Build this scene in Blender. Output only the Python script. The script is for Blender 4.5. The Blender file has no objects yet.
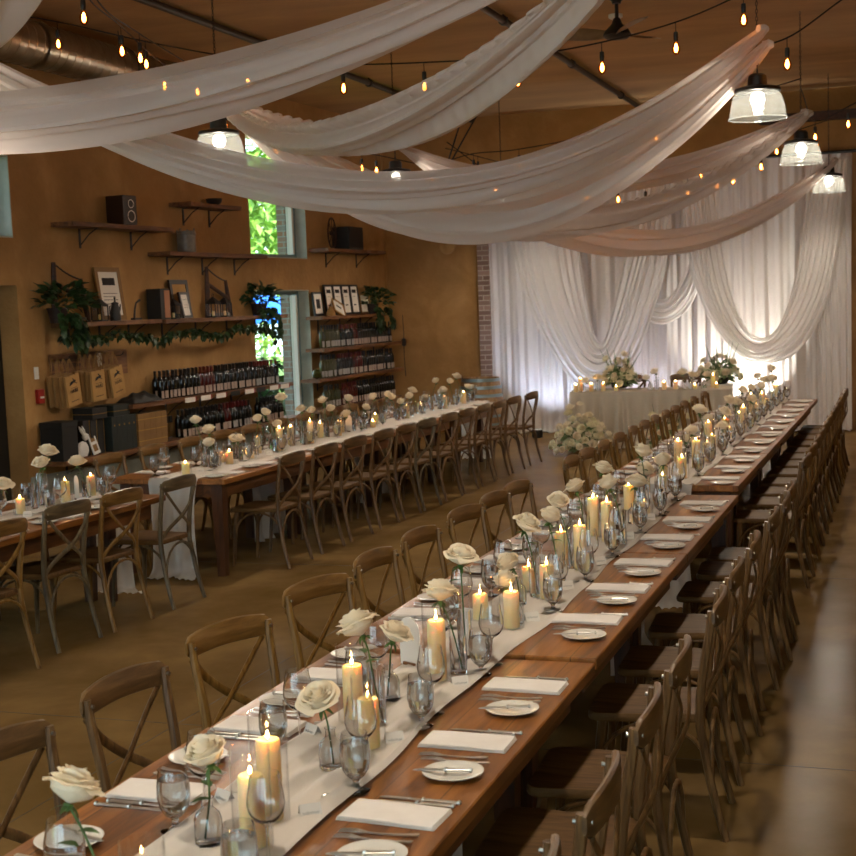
import bpy, math, random
from math import sin, cos, pi, tan, sqrt
from mathutils import Vector, Matrix
random.seed(7)
R = random.Random(11)
sc = bpy.context.scene
COL = sc.collection

# ------------------------------------------------------------------ helpers
class MB:
    def __init__(s): s.v = []; s.f = []; s.uv = None
    def add(s, v, f):
        o = len(s.v); s.v += [tuple(p) for p in v]; s.f += [tuple(i + o for i in q) for q in f]; return s
    def box(s, x0, x1, y0, y1, z0, z1, M=None):
        v = [Vector((x, y, z)) for z in (z0, z1) for y in (y0, y1) for x in (x0, x1)]
        if M is not None: v = [M @ p for p in v]
        return s.add(v, [(0, 2, 3, 1), (4, 5, 7, 6), (0, 1, 5, 4), (2, 6, 7, 3), (0, 4, 6, 2), (1, 3, 7, 5)])
    def bbox(s, x0, x1, y0, y1, z0, z1, b=.004, M=None):
        # box with chamfered edges
        pts = []
        cx, cy, cz = (x0 + x1) / 2, (y0 + y1) / 2, (z0 + z1) / 2
        hx, hy, hz = (x1 - x0) / 2, (y1 - y0) / 2, (z1 - z0) / 2
        idx = {}
        for sx in (-1, 1):
            for sy in (-1, 1):
                for sz in (-1, 1):
                    for k in range(3):
                        p = [hx - b, hy - b, hz - b]; p[k] = (hx, hy, hz)[k]
                        idx[(sx, sy, sz, k)] = len(pts)
                        q = Vector((cx + sx * p[0], cy + sy * p[1], cz + sz * p[2]))
                        pts.append(M @ q if M is not None else q)
        f = []
        for k in range(3):
            for sg in (-1, 1):
                a, c = [(1, 2), (0, 2), (0, 1)][k]
                q = []
                for (u, w) in ((-1, -1), (1, -1), (1, 1), (-1, 1)):
                    t = [0, 0, 0]; t[k] = sg; t[a] = u; t[c] = w
                    q.append(idx[(t[0], t[1], t[2], k)])
                f.append(q)
        for k in range(3):
            a, c = [(1, 2), (0, 2), (0, 1)][k]
            for u in (-1, 1):
                for w in (-1, 1):
                    q = []
                    for sg in (-1, 1):
                        t = [0, 0, 0]; t[k] = sg; t[a] = u; t[c] = w
                        pr = [idx[(t[0], t[1], t[2], a)], idx[(t[0], t[1], t[2], c)]]
                        q += pr if sg < 0 else pr[::-1]
                    f.append(q)
        for sx in (-1, 1):
            for sy in (-1, 1):
                for sz in (-1, 1):
                    f.append([idx[(sx, sy, sz, k)] for k in range(3)])
        return s.add(pts, f)
    def tube(s, pts, r, n=8, sq=1.0, up=None, caps=True, M=None):
        pts = [Vector(p) for p in pts]; N = len(pts)
        rs = r if isinstance(r, (list, tuple)) else [r] * N
        vs = []; fs = []
        ref = None
        for i, p in enumerate(pts):
            d = (pts[min(i + 1, N - 1)] - pts[max(i - 1, 0)]).normalized()
            if up is not None: a = Vector(up)
            elif ref is None: a = Vector((0, 0, 1)) if abs(d.z) < .9 else Vector((1, 0, 0))
            else: a = ref
            b = d.cross(a)
            if b.length < 1e-6: b = d.cross(Vector((1, 0, .1)))
            b.normalize(); a = b.cross(d).normalized(); ref = a
            for k in range(n):
                t = 2 * pi * k / n
                q = p + b * cos(t) * rs[i] + a * sin(t) * rs[i] * sq
                vs.append(M @ q if M is not None else q)
        for i in range(N - 1):
            for k in range(n):
                k2 = (k + 1) % n
                fs.append((i * n + k, i * n + k2, (i + 1) * n + k2, (i + 1) * n + k))
        if caps:
            fs.append(tuple(range(n))[::-1]); fs.append(tuple((N - 1) * n + k for k in range(n)))
        return s.add(vs, fs)
    def lathe(s, prof, n=20, c=(0, 0, 0), close=False, M=None):
        vs = []; fs = []; m = len(prof)
        for (r, z) in prof:
            for k in range(n):
                t = 2 * pi * k / n
                q = Vector((c[0] + r * cos(t), c[1] + r * sin(t), c[2] + z))
                vs.append(M @ q if M is not None else q)
        for i in range(m - 1):
            for k in range(n):
                k2 = (k + 1) % n
                fs.append((i * n + k, i * n + k2, (i + 1) * n + k2, (i + 1) * n + k))
        if close: fs.append(tuple(range(n))[::-1]); fs.append(tuple((m - 1) * n + k for k in range(n)))
        return s.add(vs, fs)
    def grid(s, fn, nu, nv):
        vs = [fn(i / nu, j / nv) for i in range(nu + 1) for j in range(nv + 1)]
        fs = [(i * (nv + 1) + j, (i + 1) * (nv + 1) + j, (i + 1) * (nv + 1) + j + 1, i * (nv + 1) + j + 1) for i in range(nu) for j in range(nv)]
        return s.add(vs, fs)
    def prism(s, pts, z0, z1, M=None):
        n = len(pts)
        v = [Vector((p[0], p[1], z)) for z in (z0, z1) for p in pts]
        if M is not None: v = [M @ p for p in v]
        return s.add(v, [tuple(range(n))[::-1], tuple(range(n, 2 * n))] + [(k, (k + 1) % n, n + (k + 1) % n, n + k) for k in range(n)])
    def mesh(s, name, mat, smooth=True):
        me = bpy.data.meshes.new(name); me.from_pydata([tuple(p) for p in s.v], [], s.f); me.update()
        if smooth: me.polygons.foreach_set('use_smooth', [True] * len(me.polygons))
        me.materials.append(mat)
        if smooth:
            try: me.set_sharp_from_angle(angle=math.radians(40))
            except Exception: pass
        return me

def link(name, me, parent=None, loc=(0, 0, 0), rot=(0, 0, 0)):
    o = bpy.data.objects.new(name, me); COL.objects.link(o)
    o.location = loc; o.rotation_euler = rot
    if parent is not None: o.parent = parent
    return o
def part(name, mb, mat, parent, smooth=True, label=None, loc=(0, 0, 0), rot=(0, 0, 0)):
    o = link(name, mb if isinstance(mb, bpy.types.Mesh) else mb.mesh(name, mat, smooth), parent, loc, rot)
    if label: o['label'] = label
    return o
def tag(o, label, cat, group=None, kind=None):
    if label: o['label'] = label
    if cat: o['category'] = cat
    if group: o['group'] = group
    if kind: o['kind'] = kind
    return o
def thing(name, label, cat, loc=(0, 0, 0), rotz=0., group=None):
    o = link(name, None, None, loc, (0, 0, rotz)); o.empty_display_size = .05
    return tag(o, label, cat, group)
def single(name, mb, mat, label, cat, loc=(0, 0, 0), rotz=0., group=None, smooth=True):
    me = mb if isinstance(mb, bpy.types.Mesh) else mb.mesh(name, mat, smooth)
    return tag(link(name, me, None, loc, (0, 0, rotz)), label, cat, group)
def struct(name, mb, mat, smooth=False):
    o = link(name, mb.mesh(name, mat, smooth)); o['kind'] = 'structure'; return o
KIDS = {}
def kids(o): 
    if o.name not in KIDS: KIDS[o.name] = list(o.children)
    return KIDS[o.name]
USED = set()
def dup(root, loc, rotz=0., label=None, group=None, tilt=None):
    """first call moves the source itself, later calls copy it with its parts"""
    if root.name not in USED:
        kids(root)
        USED.add(root.name); r = root
    else:
        r = root.copy(); COL.objects.link(r)
        for ch in kids(root):
            c = ch.copy(); COL.objects.link(c); c.parent = r
            for g in kids(ch):
                d = g.copy(); COL.objects.link(d); d.parent = c
    r.location = loc; r.rotation_euler = (tilt[0] if tilt else 0, tilt[1] if tilt else 0, rotz)
    if label: r['label'] = label
    if group: r['group'] = group
    return r
ORD = 'first second third fourth fifth sixth seventh eighth ninth tenth eleventh twelfth thirteenth fourteenth fifteenth sixteenth seventeenth eighteenth nineteenth twentieth'.split()
def nth(i):
    if i < 20: return ORD[i]
    tens = {2: 'twenty', 3: 'thirty', 4: 'forty', 5: 'fifty'}
    n = i + 1
    if n % 10 == 0: return {20: 'twentieth', 30: 'thirtieth', 40: 'fortieth', 50: 'fiftieth'}[n]
    return tens[n // 10] + '-' + ORD[n % 10 - 1]
def catmull(P, n):
    P = [Vector(p) for p in P]; out = []
    Q = [2 * P[0] - P[1]] + P + [2 * P[-1] - P[-2]]
    m = len(P) - 1
    for k in range(n + 1):
        u = k / n * m; i = min(int(u), m - 1); t = u - i
        a, b, c, d = Q[i], Q[i + 1], Q[i + 2], Q[i + 3]
        out.append(.5 * ((2 * b) + (c - a) * t + (2 * a - 5 * b + 4 * c - d) * t * t + (3 * b - a - 3 * c + d) * t ** 3))
    return out

# ------------------------------------------------------------------ materials
def lin(h):
    h = h.lstrip('#'); c = [int(h[i:i + 2], 16) / 255 for i in (0, 2, 4)]
    return tuple((x / 12.92 if x <= .04045 else ((x + .055) / 1.055) ** 2.4) for x in c) + (1,)
def nmat(name):
    m = bpy.data.materials.new(name); m.use_nodes = True; nt = m.node_tree; nt.nodes.clear()
    out = nt.nodes.new('ShaderNodeOutputMaterial'); return m, nt, out
def pbsdf(nt, col, rough=.5, metal=0., spec=.5, **kw):
    b = nt.nodes.new('ShaderNodeBsdfPrincipled')
    b.inputs['Base Color'].default_value = col; b.inputs['Roughness'].default_value = rough
    b.inputs['Metallic'].default_value = metal; b.inputs['Specular IOR Level'].default_value = spec
    for k, v in kw.items(): b.inputs[k].default_value = v
    return b
def coords(nt, scale=(1, 1, 1), world=True):
    mp = nt.nodes.new('ShaderNodeMapping'); mp.inputs['Scale'].default_value = scale
    if world:
        g = nt.nodes.new('ShaderNodeNewGeometry'); nt.links.new(g.outputs['Position'], mp.inputs['Vector'])
    else:
        g = nt.nodes.new('ShaderNodeTexCoord'); nt.links.new(g.outputs['Object'], mp.inputs['Vector'])
    return mp
def noise(nt, vec, scale, detail=4, rough=.55, dist=0.):
    n = nt.nodes.new('ShaderNodeTexNoise'); n.inputs['Scale'].default_value = scale; n.inputs['Detail'].default_value = detail
    n.inputs['Roughness'].default_value = rough; n.inputs['Distortion'].default_value = dist
    nt.links.new(vec.outputs[0], n.inputs['Vector']); return n
def ramp(nt, fac, stops):
    r = nt.nodes.new('ShaderNodeValToRGB'); e = r.color_ramp.elements
    e[0].position, e[0].color = stops[0]; e[1].position, e[1].color = stops[-1]
    for p, c in stops[1:-1]:
        q = e.new(p); q.color = c
    nt.links.new(fac, r.inputs[0]); return r
def bump(nt, h, b, strength=.3, dist=.01):
    bp = nt.nodes.new('ShaderNodeBump'); bp.inputs['Strength'].default_value = strength; bp.inputs['Distance'].default_value = dist
    nt.links.new(h, bp.inputs['Height']); nt.links.new(bp.outputs[0], b.inputs['Normal']); return bp
def simple(name, hexc, rough=.5, metal=0., spec=.5, **kw):
    m, nt, out = nmat(name); b = pbsdf(nt, lin(hexc), rough, metal, spec, **kw); nt.links.new(b.outputs[0], out.inputs[0]); return m
def mottled(name, c1, c2, scale=3, rough=.6, stretch=(1, 1, 1), bs=.2, bd=.005, world=True, spec=.5, c3=None, fine=None, r2=None):
    m, nt, out = nmat(name); b = pbsdf(nt, (1, 1, 1, 1), rough, 0, spec)
    mp = coords(nt, stretch, world); n = noise(nt, mp, scale, 6, .6, .3)
    st = [(.3, lin(c1)), (.7, lin(c2))] if not c3 else [(.25, lin(c1)), (.5, lin(c3)), (.75, lin(c2))]
    r = ramp(nt, n.outputs[0], st); nt.links.new(r.outputs[0], b.inputs['Base Color'])
    f = noise(nt, mp, fine or scale * 12, 5, .6); bump(nt, f.outputs[0], b, bs, bd)
    if r2:
        mr = nt.nodes.new('ShaderNodeMapRange'); mr.inputs['To Min'].default_value = rough; mr.inputs['To Max'].default_value = r2
        nt.links.new(n.outputs[0], mr.inputs['Value']); nt.links.new(mr.outputs[0], b.inputs['Roughness'])
    nt.links.new(b.outputs[0], out.inputs[0]); return m
def wood(name, c1, c2, c3, axis='Y', rough=.4, scale=1., world=True, plank=None):
    m, nt, out = nmat(name); b = pbsdf(nt, (1, 1, 1, 1), rough)
    s = {'X': (1, 9, 9), 'Y': (9, 1, 9), 'Z': (9, 9, 1)}[axis]
    mp = coords(nt, tuple(a * scale for a in s), world); n = noise(nt, mp, 2.2, 7, .62, .8)
    r = ramp(nt, n.outputs[0], [(.3, lin(c1)), (.5, lin(c2)), (.72, lin(c3))])
    src = r.outputs[0]
    if plank:
        g = nt.nodes.new('ShaderNodeNewGeometry'); sx = nt.nodes.new('ShaderNodeSeparateXYZ'); nt.links.new(g.outputs['Position'], sx.inputs[0])
        mt = nt.nodes.new('ShaderNodeMath'); mt.operation = 'DIVIDE'; mt.inputs[1].default_value = plank; nt.links.new(sx.outputs['X'], mt.inputs[0])
        fl = nt.nodes.new('ShaderNodeMath'); fl.operation = 'FLOOR'; nt.links.new(mt.outputs[0], fl.inputs[0])
        wn = nt.nodes.new('ShaderNodeTexWhiteNoise'); wn.noise_dimensions = '1D'; nt.links.new(fl.outputs[0], wn.inputs['W'])
        fr = nt.nodes.new('ShaderNodeMath'); fr.operation = 'FRACT'; nt.links.new(mt.outputs[0], fr.inputs[0])
        gp = nt.nodes.new('ShaderNodeMath'); gp.operation = 'LESS_THAN'; gp.inputs[1].default_value = .03; nt.links.new(fr.outputs[0], gp.inputs[0])
        mr = nt.nodes.new('ShaderNodeMapRange'); mr.inputs['To Min'].default_value = .75; mr.inputs['To Max'].default_value = 1.25
        nt.links.new(wn.outputs['Value'], mr.inputs['Value'])
        mg = nt.nodes.new('ShaderNodeMath'); mg.operation = 'MULTIPLY_ADD'; mg.inputs[1].default_value = -.6
        nt.links.new(gp.outputs[0], mg.inputs[0]); nt.links.new(mr.outputs[0], mg.inputs[2])
        vm = nt.nodes.new('ShaderNodeVectorMath'); vm.operation = 'SCALE'; nt.links.new(src, vm.inputs[0]); nt.links.new(mg.outputs[0], vm.inputs['Scale'])
        src = vm.outputs[0]
    nt.links.new(src, b.inputs['Base Color'])
    bump(nt, n.outputs[0], b, .25, .003)
    nt.links.new(b.outputs[0], out.inputs[0]); return m
def sheer(name, col, transp=.3, transl=.5, scale=60, rough=.9):
    m, nt, out = nmat(name)
    d = nt.nodes.new('ShaderNodeBsdfDiffuse'); d.inputs[0].default_value = lin(col)
    t = nt.nodes.new('ShaderNodeBsdfTranslucent'); t.inputs[0].default_value = lin(col)
    mx = nt.nodes.new('ShaderNodeMixShader'); mx.inputs[0].default_value = transl
    nt.links.new(d.outputs[0], mx.inputs[1]); nt.links.new(t.outputs[0], mx.inputs[2])
    if transp > 0:
        tr = nt.nodes.new('ShaderNodeBsdfTransparent')
        m2 = nt.nodes.new('ShaderNodeMixShader')
        lw = nt.nodes.new('ShaderNodeLayerWeight'); lw.inputs[0].default_value = .35
        mr = nt.nodes.new('ShaderNodeMapRange'); mr.inputs['To Min'].default_value = transp; mr.inputs['To Max'].default_value = 0.
        nt.links.new(lw.outputs['Facing'], mr.inputs['Value']); nt.links.new(mr.outputs[0], m2.inputs[0])
        nt.links.new(mx.outputs[0], m2.inputs[1]); nt.links.new(tr.outputs[0], m2.inputs[2])
        nt.links.new(m2.outputs[0], out.inputs[0])
    else: nt.links.new(mx.outputs[0], out.inputs[0])
    mp = coords(nt); n = noise(nt, mp, scale, 3)
    bp = nt.nodes.new('ShaderNodeBump'); bp.inputs['Strength'].default_value = .25; bp.inputs['Distance'].default_value = .003
    nt.links.new(n.outputs[0], bp.inputs['Height'])
    nt.links.new(bp.outputs[0], d.inputs['Normal']); nt.links.new(bp.outputs[0], t.inputs['Normal'])
    return m
def thinglass(name, tint='ffffff', refl=1.0, rough=.02, body=0., bodycol='ffffff', ior=1.5):
    m, nt, out = nmat(name)
    tr = nt.nodes.new('ShaderNodeBsdfTransparent'); tr.inputs[0].default_value = lin(tint)
    gl = nt.nodes.new('ShaderNodeBsdfGlossy'); gl.inputs['Roughness'].default_value = rough
    fr = nt.nodes.new('ShaderNodeLayerWeight'); fr.inputs[0].default_value = .5
    pw = nt.nodes.new('ShaderNodeMath'); pw.operation = 'POWER'; pw.inputs[1].default_value = 4.5; nt.links.new(fr.outputs['Facing'], pw.inputs[0])
    mu = nt.nodes.new('ShaderNodeMath'); mu.operation = 'MULTIPLY_ADD'; mu.inputs[1].default_value = .6 * refl; mu.inputs[2].default_value = .03 * refl; mu.use_clamp = True
    nt.links.new(pw.outputs[0], mu.inputs[0])
    mx = nt.nodes.new('ShaderNodeMixShader'); nt.links.new(mu.outputs[0], mx.inputs[0])
    base = tr.outputs[0]
    if body > 0:
        d = nt.nodes.new('ShaderNodeBsdfDiffuse'); d.inputs[0].default_value = lin(bodycol)
        tl = nt.nodes.new('ShaderNodeBsdfTranslucent'); tl.inputs[0].default_value = lin(bodycol)
        m0 = nt.nodes.new('ShaderNodeMixShader'); m0.inputs[0].default_value = .6
        nt.links.new(d.outputs[0], m0.inputs[1]); nt.links.new(tl.outputs[0], m0.inputs[2])
        m1 = nt.nodes.new('ShaderNodeMixShader'); m1.inputs[0].default_value = body
        nt.links.new(tr.outputs[0], m1.inputs[1]); nt.links.new(m0.outputs[0], m1.inputs[2]); base = m1.outputs[0]
    nt.links.new(base, mx.inputs[1]); nt.links.new(gl.outputs[0], mx.inputs[2])
    nt.links.new(mx.outputs[0], out.inputs[0]); return m
def emit(name, hexc, strength):
    m, nt, out = nmat(name); e = nt.nodes.new('ShaderNodeEmission'); e.inputs[0].default_value = lin(hexc); e.inputs[1].default_value = strength
    nt.links.new(e.outputs[0], out.inputs[0]); return m

M = {}
M['stucco'] = mottled('ochre stucco', '8a6637', 'b58c54', 1.6, .85, bs=.5, bd=.02, c3='9d7542', fine=14)
M['ceiling'] = mottled('ceiling plaster', '96744a', 'bc9460', 1.3, .8, stretch=(.5, 1.6, 1), bs=.4, bd=.02, c3='a98454', fine=9)
M['floor'] = mottled('polished concrete', '604a25', '8f7348', 1.1, .17, bs=.03, bd=.01, c3='765d39', fine=5, r2=.3, spec=.04)
for n in M['floor'].node_tree.nodes:
    if n.type == 'BSDF_PRINCIPLED': n.inputs['Specular IOR Level'].default_value = .007
M['floorline'] = simple('floor joint', '43351f', .6)
M['concrete'] = mottled('grey concrete', '7d8177', '9fa398', 3, .8, bs=.3)
M['reveal'] = mottled('pale reveal plaster', 'a2aba0', 'bec5b8', 4, .8, bs=.3)
M['frame'] = simple('blue grey window frame', '6d8c92', .4)
M['pane'] = thinglass('window glass', 'f4faf8', .6)
M['table'] = wood('farm table top wood', '4c2a12', '82501f', 'a36b33', 'Y', .33, .8, plank=.165)
M['tableX'] = wood('farm table dark wood', '3a2010', '5f3818', '7b4c24', 'Y', .4, .8)
M['leg'] = wood('farm table leg wood', '2c190d', '4b2b16', '5f3a20', 'Z', .4, 1.)
M['chair'] = wood('chair wood', '3a2814', '62472a', '80613a', 'Z', .38, 1.6, world=False)
M['chair2'] = wood('grey brown chair wood', '3a3020', '5c4d36', '7a6a4c', 'Z', .4, 1.6, world=False)
M['chair3'] = wood('golden chair wood', '49300f', '765527', '8f6d3a', 'Z', .36, 1.6, world=False)
M['seat'] = wood('chair seat wood', '3f2b15', '5f4426', '735633', 'Y', .52, 1.2, world=False)
for k_, v_ in (('seat', .1), ('chair', .3), ('chair2', .3), ('chair3', .3)):
    for n in M[k_].node_tree.nodes:
        if n.type == 'BSDF_PRINCIPLED': n.inputs['Specular IOR Level'].default_value = v_
M['screw'] = simple('steel screw', '9a9488', .3, 1.)
M['linen'] = sheer('linen runner', 'e6ddd2', 0, .2, 160)
M['gauze'] = sheer('runner tail gauze', 'e4dfd8', .12, .4, 120)
M['napkin'] = mottled('napkin cotton', 'ddd4cb', 'ece5dd', 6, .9, bs=.3, bd=.001, fine=260)
M['drape'] = sheer('sheer drape', 'f0e4de', .34, .5, 30)
M['drape2'] = sheer('dense drape', 'f3eae4', .16, .5, 30)
M['backdrop'] = sheer('backdrop voile', 'efe9e5', .0, .4, 30)
M['swag'] = sheer('backdrop swag', 'f3eeea', .1, .45, 30)
M['tcloth'] = sheer('cream tablecloth', 'd3c6b2', 0, .25, 80)
M['china'] = simple('white china', 'e2ddd2', .18)
M['steel'] = simple('cutlery steel', 'c9c5bd', .34, 1.)
M['glass'] = thinglass('clear glass', 'ffffff', 1.)
M['water'] = thinglass('iced water', 'fafcfc', .8, .12, .16, 'f4f6f4', 1.33)
M['crystal'] = simple('solid glass', 'ffffff', .0, 0, .5, **{'Transmission Weight': 1., 'IOR': 1.47})
M['icewater'] = simple('iced water', 'f2f6f6', .06, 0, .5, **{'Transmission Weight': .93, 'IOR': 1.33})
M['wax'] = simple('ivory wax', 'f4d8a2', .5, 0, .4)
try:
    b = [n for n in M['wax'].node_tree.nodes if n.type == 'BSDF_PRINCIPLED'][0]
    b.inputs['Subsurface Weight'].default_value = .7; b.inputs['Subsurface Radius'].default_value = (1, .6, .3); b.inputs['Subsurface Scale'].default_value = .04
except Exception: pass
M['wick'] = simple('candle wick', '1a1410', .9)
M['flame'] = emit('candle flame', 'ffb866', 200)
M['bulb'] = emit('filament glow', 'ffa654', 45)
M['lampglow'] = emit('lamp glow', 'fff3e0', 32)
M['bulbglass'] = thinglass('amber bulb glass', 'ffdba4', .6)
M['prism'] = thinglass('ribbed lamp glass', 'ffffff', .9, .08, .09, 'dfe6e2')
M['black'] = simple('black metal', '15120f', .45)
M['iron'] = simple('dark iron', '1f1a16', .55)
M['cord'] = simple('black cord', '0e0c0a', .7)
M['pipe'] = simple('dark ceiling pipe', '2b231b', .5)
M['duct'] = mottled('galvanised duct', '8a8273', 'aca391', 6, .28, bs=.05)
for n in M['duct'].node_tree.nodes:
    if n.type == 'BSDF_PRINCIPLED': n.inputs['Metallic'].default_value = .9
M['stem'] = simple('rose stem', '3f5c22', .6)
M['leaf'] = mottled('vine leaf', '14280f', '2b4720', 8, .5, bs=.1)
M['leaf2'] = simple('grey green leaf', '6f8452', .6)
M['petal'] = sheer('white rose petal', 'f6e9cf', 0, .42, 40)
M['petal2'] = sheer('cream petal', 'f1e8c6', 0, .4, 40)
M['petal3'] = simple('green white floret', 'd8dcae', .7)
M['paper'] = simple('white card', 'e0d8cc', .8)
M['shelf'] = wood('rough shelf wood', '38200d', '6a4220', '8c5f30', 'Y', .6, .8)
M['bottle'] = simple('dark bottle glass', '070a07', .08)
M['bottle_clear'] = simple('white wine bottle glass', '34351a', .08)
M['bottle_rose'] = simple('rose wine bottle glass', '3f0e08', .08)
M['label'] = simple('bottle label paper', 'a38e80', .7)
M['label2'] = simple('pale bottle label', '96938f', .7)
M['capsule'] = simple('bottle capsule', '100c0c', .35)
M['capsule_red'] = simple('red capsule', '5b120f', .35)
M['kraft'] = mottled('kraft paper', '9c7440', 'b0874e', 5, .85, bs=.2)
M['kraft2'] = mottled('kraft paper side', '7b5a30', '8f6b3b', 5, .85, bs=.2)
M['ink'] = simple('black ink', '181410', .8)
M['blackbox'] = simple('matt black card', '14130f', .6)  # also blackens the hall walls, standing in for their darkness
M['darkgreen'] = simple('dark gift box', '1c231f', .5)
M['gold'] = simple('gold foil', 'b98c3a', .35, .8)
M['goldframe'] = simple('worn gold frame', '7d5a28', .45, .3)
M['blackframe'] = simple('black frame', '17120e', .4)
M['darkwood'] = wood('dark old wood', '1f0f07', '3a1e0e', '50301a', 'Y', .6)
M['tin'] = mottled('galvanised tin', '5c554a', '857d6f', 12, .4, bs=.1)
M['terracotta'] = simple('dark plant pot', '2d1a12', .7)
M['white'] = simple('white painted', 'd8d4cc', .5)
M['red'] = simple('red plastic', '8c1a14', .4)
M['barrel'] = wood('barrel oak', '5a3f25', '8e6c46', 'a78358', 'Z', .55)
M['hoop'] = simple('galvanised hoop', '8a9a9c', .35, .9)
M['brick'] = None
def brickmat(name, c1, c2, mortar):
    m, nt, out = nmat(name); b = pbsdf(nt, (1, 1, 1, 1), .85)
    g = nt.nodes.new('ShaderNodeNewGeometry'); sx = nt.nodes.new('ShaderNodeSeparateXYZ'); nt.links.new(g.outputs['Position'], sx.inputs[0])
    ad = nt.nodes.new('ShaderNodeMath'); ad.operation = 'ADD'; nt.links.new(sx.outputs['X'], ad.inputs[0]); nt.links.new(sx.outputs['Y'], ad.inputs[1])
    cb = nt.nodes.new('ShaderNodeCombineXYZ'); nt.links.new(ad.outputs[0], cb.inputs[0]); nt.links.new(sx.outputs['Z'], cb.inputs[1])
    br = nt.nodes.new('ShaderNodeTexBrick'); nt.links.new(cb.outputs[0], br.inputs['Vector'])
    br.inputs['Color1'].default_value = lin(c1); br.inputs['Color2'].default_value = lin(c2); br.inputs['Mortar'].default_value = lin(mortar)
    br.inputs['Scale'].default_value = 1; br.inputs['Brick Width'].default_value = .22; br.inputs['Row Height'].default_value = .075; br.inputs['Mortar Size'].default_value = .008
    nt.links.new(br.outputs[0], b.inputs['Base Color']); nt.links.new(b.outputs[0], out.inputs[0]); return m
M['brick'] = brickmat('brick', 'a0735a', '8a8a86', '9aa09c')
M['brick2'] = brickmat('whitewashed brick', '8f7466', '6f5648', 'a39384')
M['foliage'] = mottled('sunlit foliage', '4f7a24', '94b548', 5, .6, bs=.1)
M['foliage2'] = mottled('shrub foliage', '1f4a26', '3f7040', 6, .5, bs=.1)
M['bark'] = mottled('tree bark', '3a2c20', '5d4a38', 8, .9)
M['lawn'] = mottled('lawn', '5a7a30', '83a048', 5, .9, bs=.3)
M['blue'] = simple('blue canvas', '1565c8', .7)

# ------------------------------------------------------------------ camera (solved from the perspective of the tables and the room)
def make_camera():
    yaw, pitch, roll, f, cx, cy = -.3347, -.1067, -.0373, 1421.8, 429.06, 456.64
    cam = bpy.data.cameras.new('camera'); o = bpy.data.objects.new('camera', cam); COL.objects.link(o)
    fw = Vector((sin(yaw) * cos(pitch), cos(yaw) * cos(pitch), sin(pitch))); rt = Vector((cos(yaw), -sin(yaw), 0)); up = rt.cross(fw)
    r2 = rt * cos(roll) + up * sin(roll); u2 = -rt * sin(roll) + up * cos(roll)
    o.matrix_world = Matrix(((r2.x, u2.x, -fw.x, 0), (r2.y, u2.y, -fw.y, 0), (r2.z, u2.z, -fw.z, 2.0), (0, 0, 0, 1)))
    cam.sensor_width = 36; cam.lens = f / 856 * 36; cam.shift_x = -(cx - 428) / 856; cam.shift_y = (cy - 428) / 856
    cam.clip_end = 200; cam.clip_start = .05
    cam.dof.use_dof = True; cam.dof.focus_distance = 6.2; cam.dof.aperture_fstop = 8
    sc.camera = o
make_camera()

# ------------------------------------------------------------------ room
TH = .0389; WX0 = -8.68
def wp(y, z, off=0.):
    """point on the left wall at depth y, height z, off metres into the room"""
    return Vector((WX0 + tan(TH) * y + off * cos(TH), y - off * sin(TH), z))
WM = Matrix.Translation((WX0, 0, 0)) @ Matrix.Rotation(-TH, 4, 'Z')   # local x = into room, local y = along wall
CT = cos(TH)
ZC = 4.78
# floor, ceiling
struct('floor', MB().box(-14, 3.4, -3, 21.3, -.1, 0), M['floor'])
fj = MB()
for y in (1.9, 6.0, 10.1, 14.2, 18.3): fj.box(-8.3, 3.2, y, y + .006, .0, .0008)
for x in (-3.45, .55): fj.box(x, x + .006, -2.9, 20.9, .0, .0008)
struct('trim_2', fj, M['floorline'])
struct('ceiling', MB().box(-14, 3.4, -3, 21.3, ZC, ZC + .1), M['ceiling'])
# left wall with openings (y0, y1, z0, z1) in wall coordinates, 0.45 m thick
T_ = .28
ops = [(2.2, 4.2, .9, 3.56), (6.2, 8.0, .9, 3.56), (9.2, 11.76, 0, 2.33), (9.2, 11.76, 2.78, 3.56), (16.53, 18.16, 0.02, 2.26), (16.53, 18.16, 2.68, 4.35)]
ys = sorted({-3, 21.2} | {o[0] for o in ops} | {o[1] for o in ops})
wl = MB()
for a, b_ in zip(ys[:-1], ys[1:]):
    zz = sorted([(o[2], o[3]) for o in ops if o[0] <= a + .01 and o[1] >= b_ - .01])
    z = 0
    for (p, q) in zz:
        if p > z + .001: wl.box(-T_, 0, a, b_, z, p, WM)
        z = q
    wl.box(-T_, 0, a, b_, z, ZC, WM)
struct('wall_left', wl, M['stucco'])
rv = MB()
for (a, b_, p, q) in ops:
    if (a, p) == (9.2, 0): continue
    rv.box(-T_ + .01, -.004, b_ - .012, b_ + .0, p, q, WM); rv.box(-T_ + .01, -.004, a, a + .012, p, q, WM)
    rv.box(-T_ + .01, -.004, a, b_, q - .012, q, WM); rv.box(-T_ + .01, -.004, a, b_, p, p + .012, WM)
struct('trim_1', rv, M['reveal'])
def window(n, a, b_, p, q, mull=True):
    fr = MB(); x0, x1 = -T_ + .06, -T_ + .12; w = .06
    fr.box(x0, x1, a + .012, a + w, p + .012, q - .012, WM); fr.box(x0, x1, b_ - w, b_ - .012, p + .012, q - .012, WM)
    fr.box(x0, x1, a + w, b_ - w, p + .012, p + w, WM); fr.box(x0, x1, a + w, b_ - w, q - w, q - .012, WM)
    o = struct('window_%d' % n, fr, M['frame'])
    g = part('window_pane', MB().box(x0 + .025, x0 + .031, a + w - .005, b_ - w + .005, p + w - .005, q - w + .005, WM), M['pane'], o, False)
    h = part('window_frame', MB().box(x0 - .01, x1 + .02, b_ - .15, b_ - .10, p + .07, q - .07, WM), M['white'], o, False)
window(1, 16.53, 18.16, .02, 2.26); window(2, 16.53, 18.16, 2.68, 4.35); window(3, 9.2, 11.76, 2.78, 3.56)
window(4, 2.2, 4.2, .9, 3.56); window(5, 6.2, 8.0, .9, 3.56)
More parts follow.
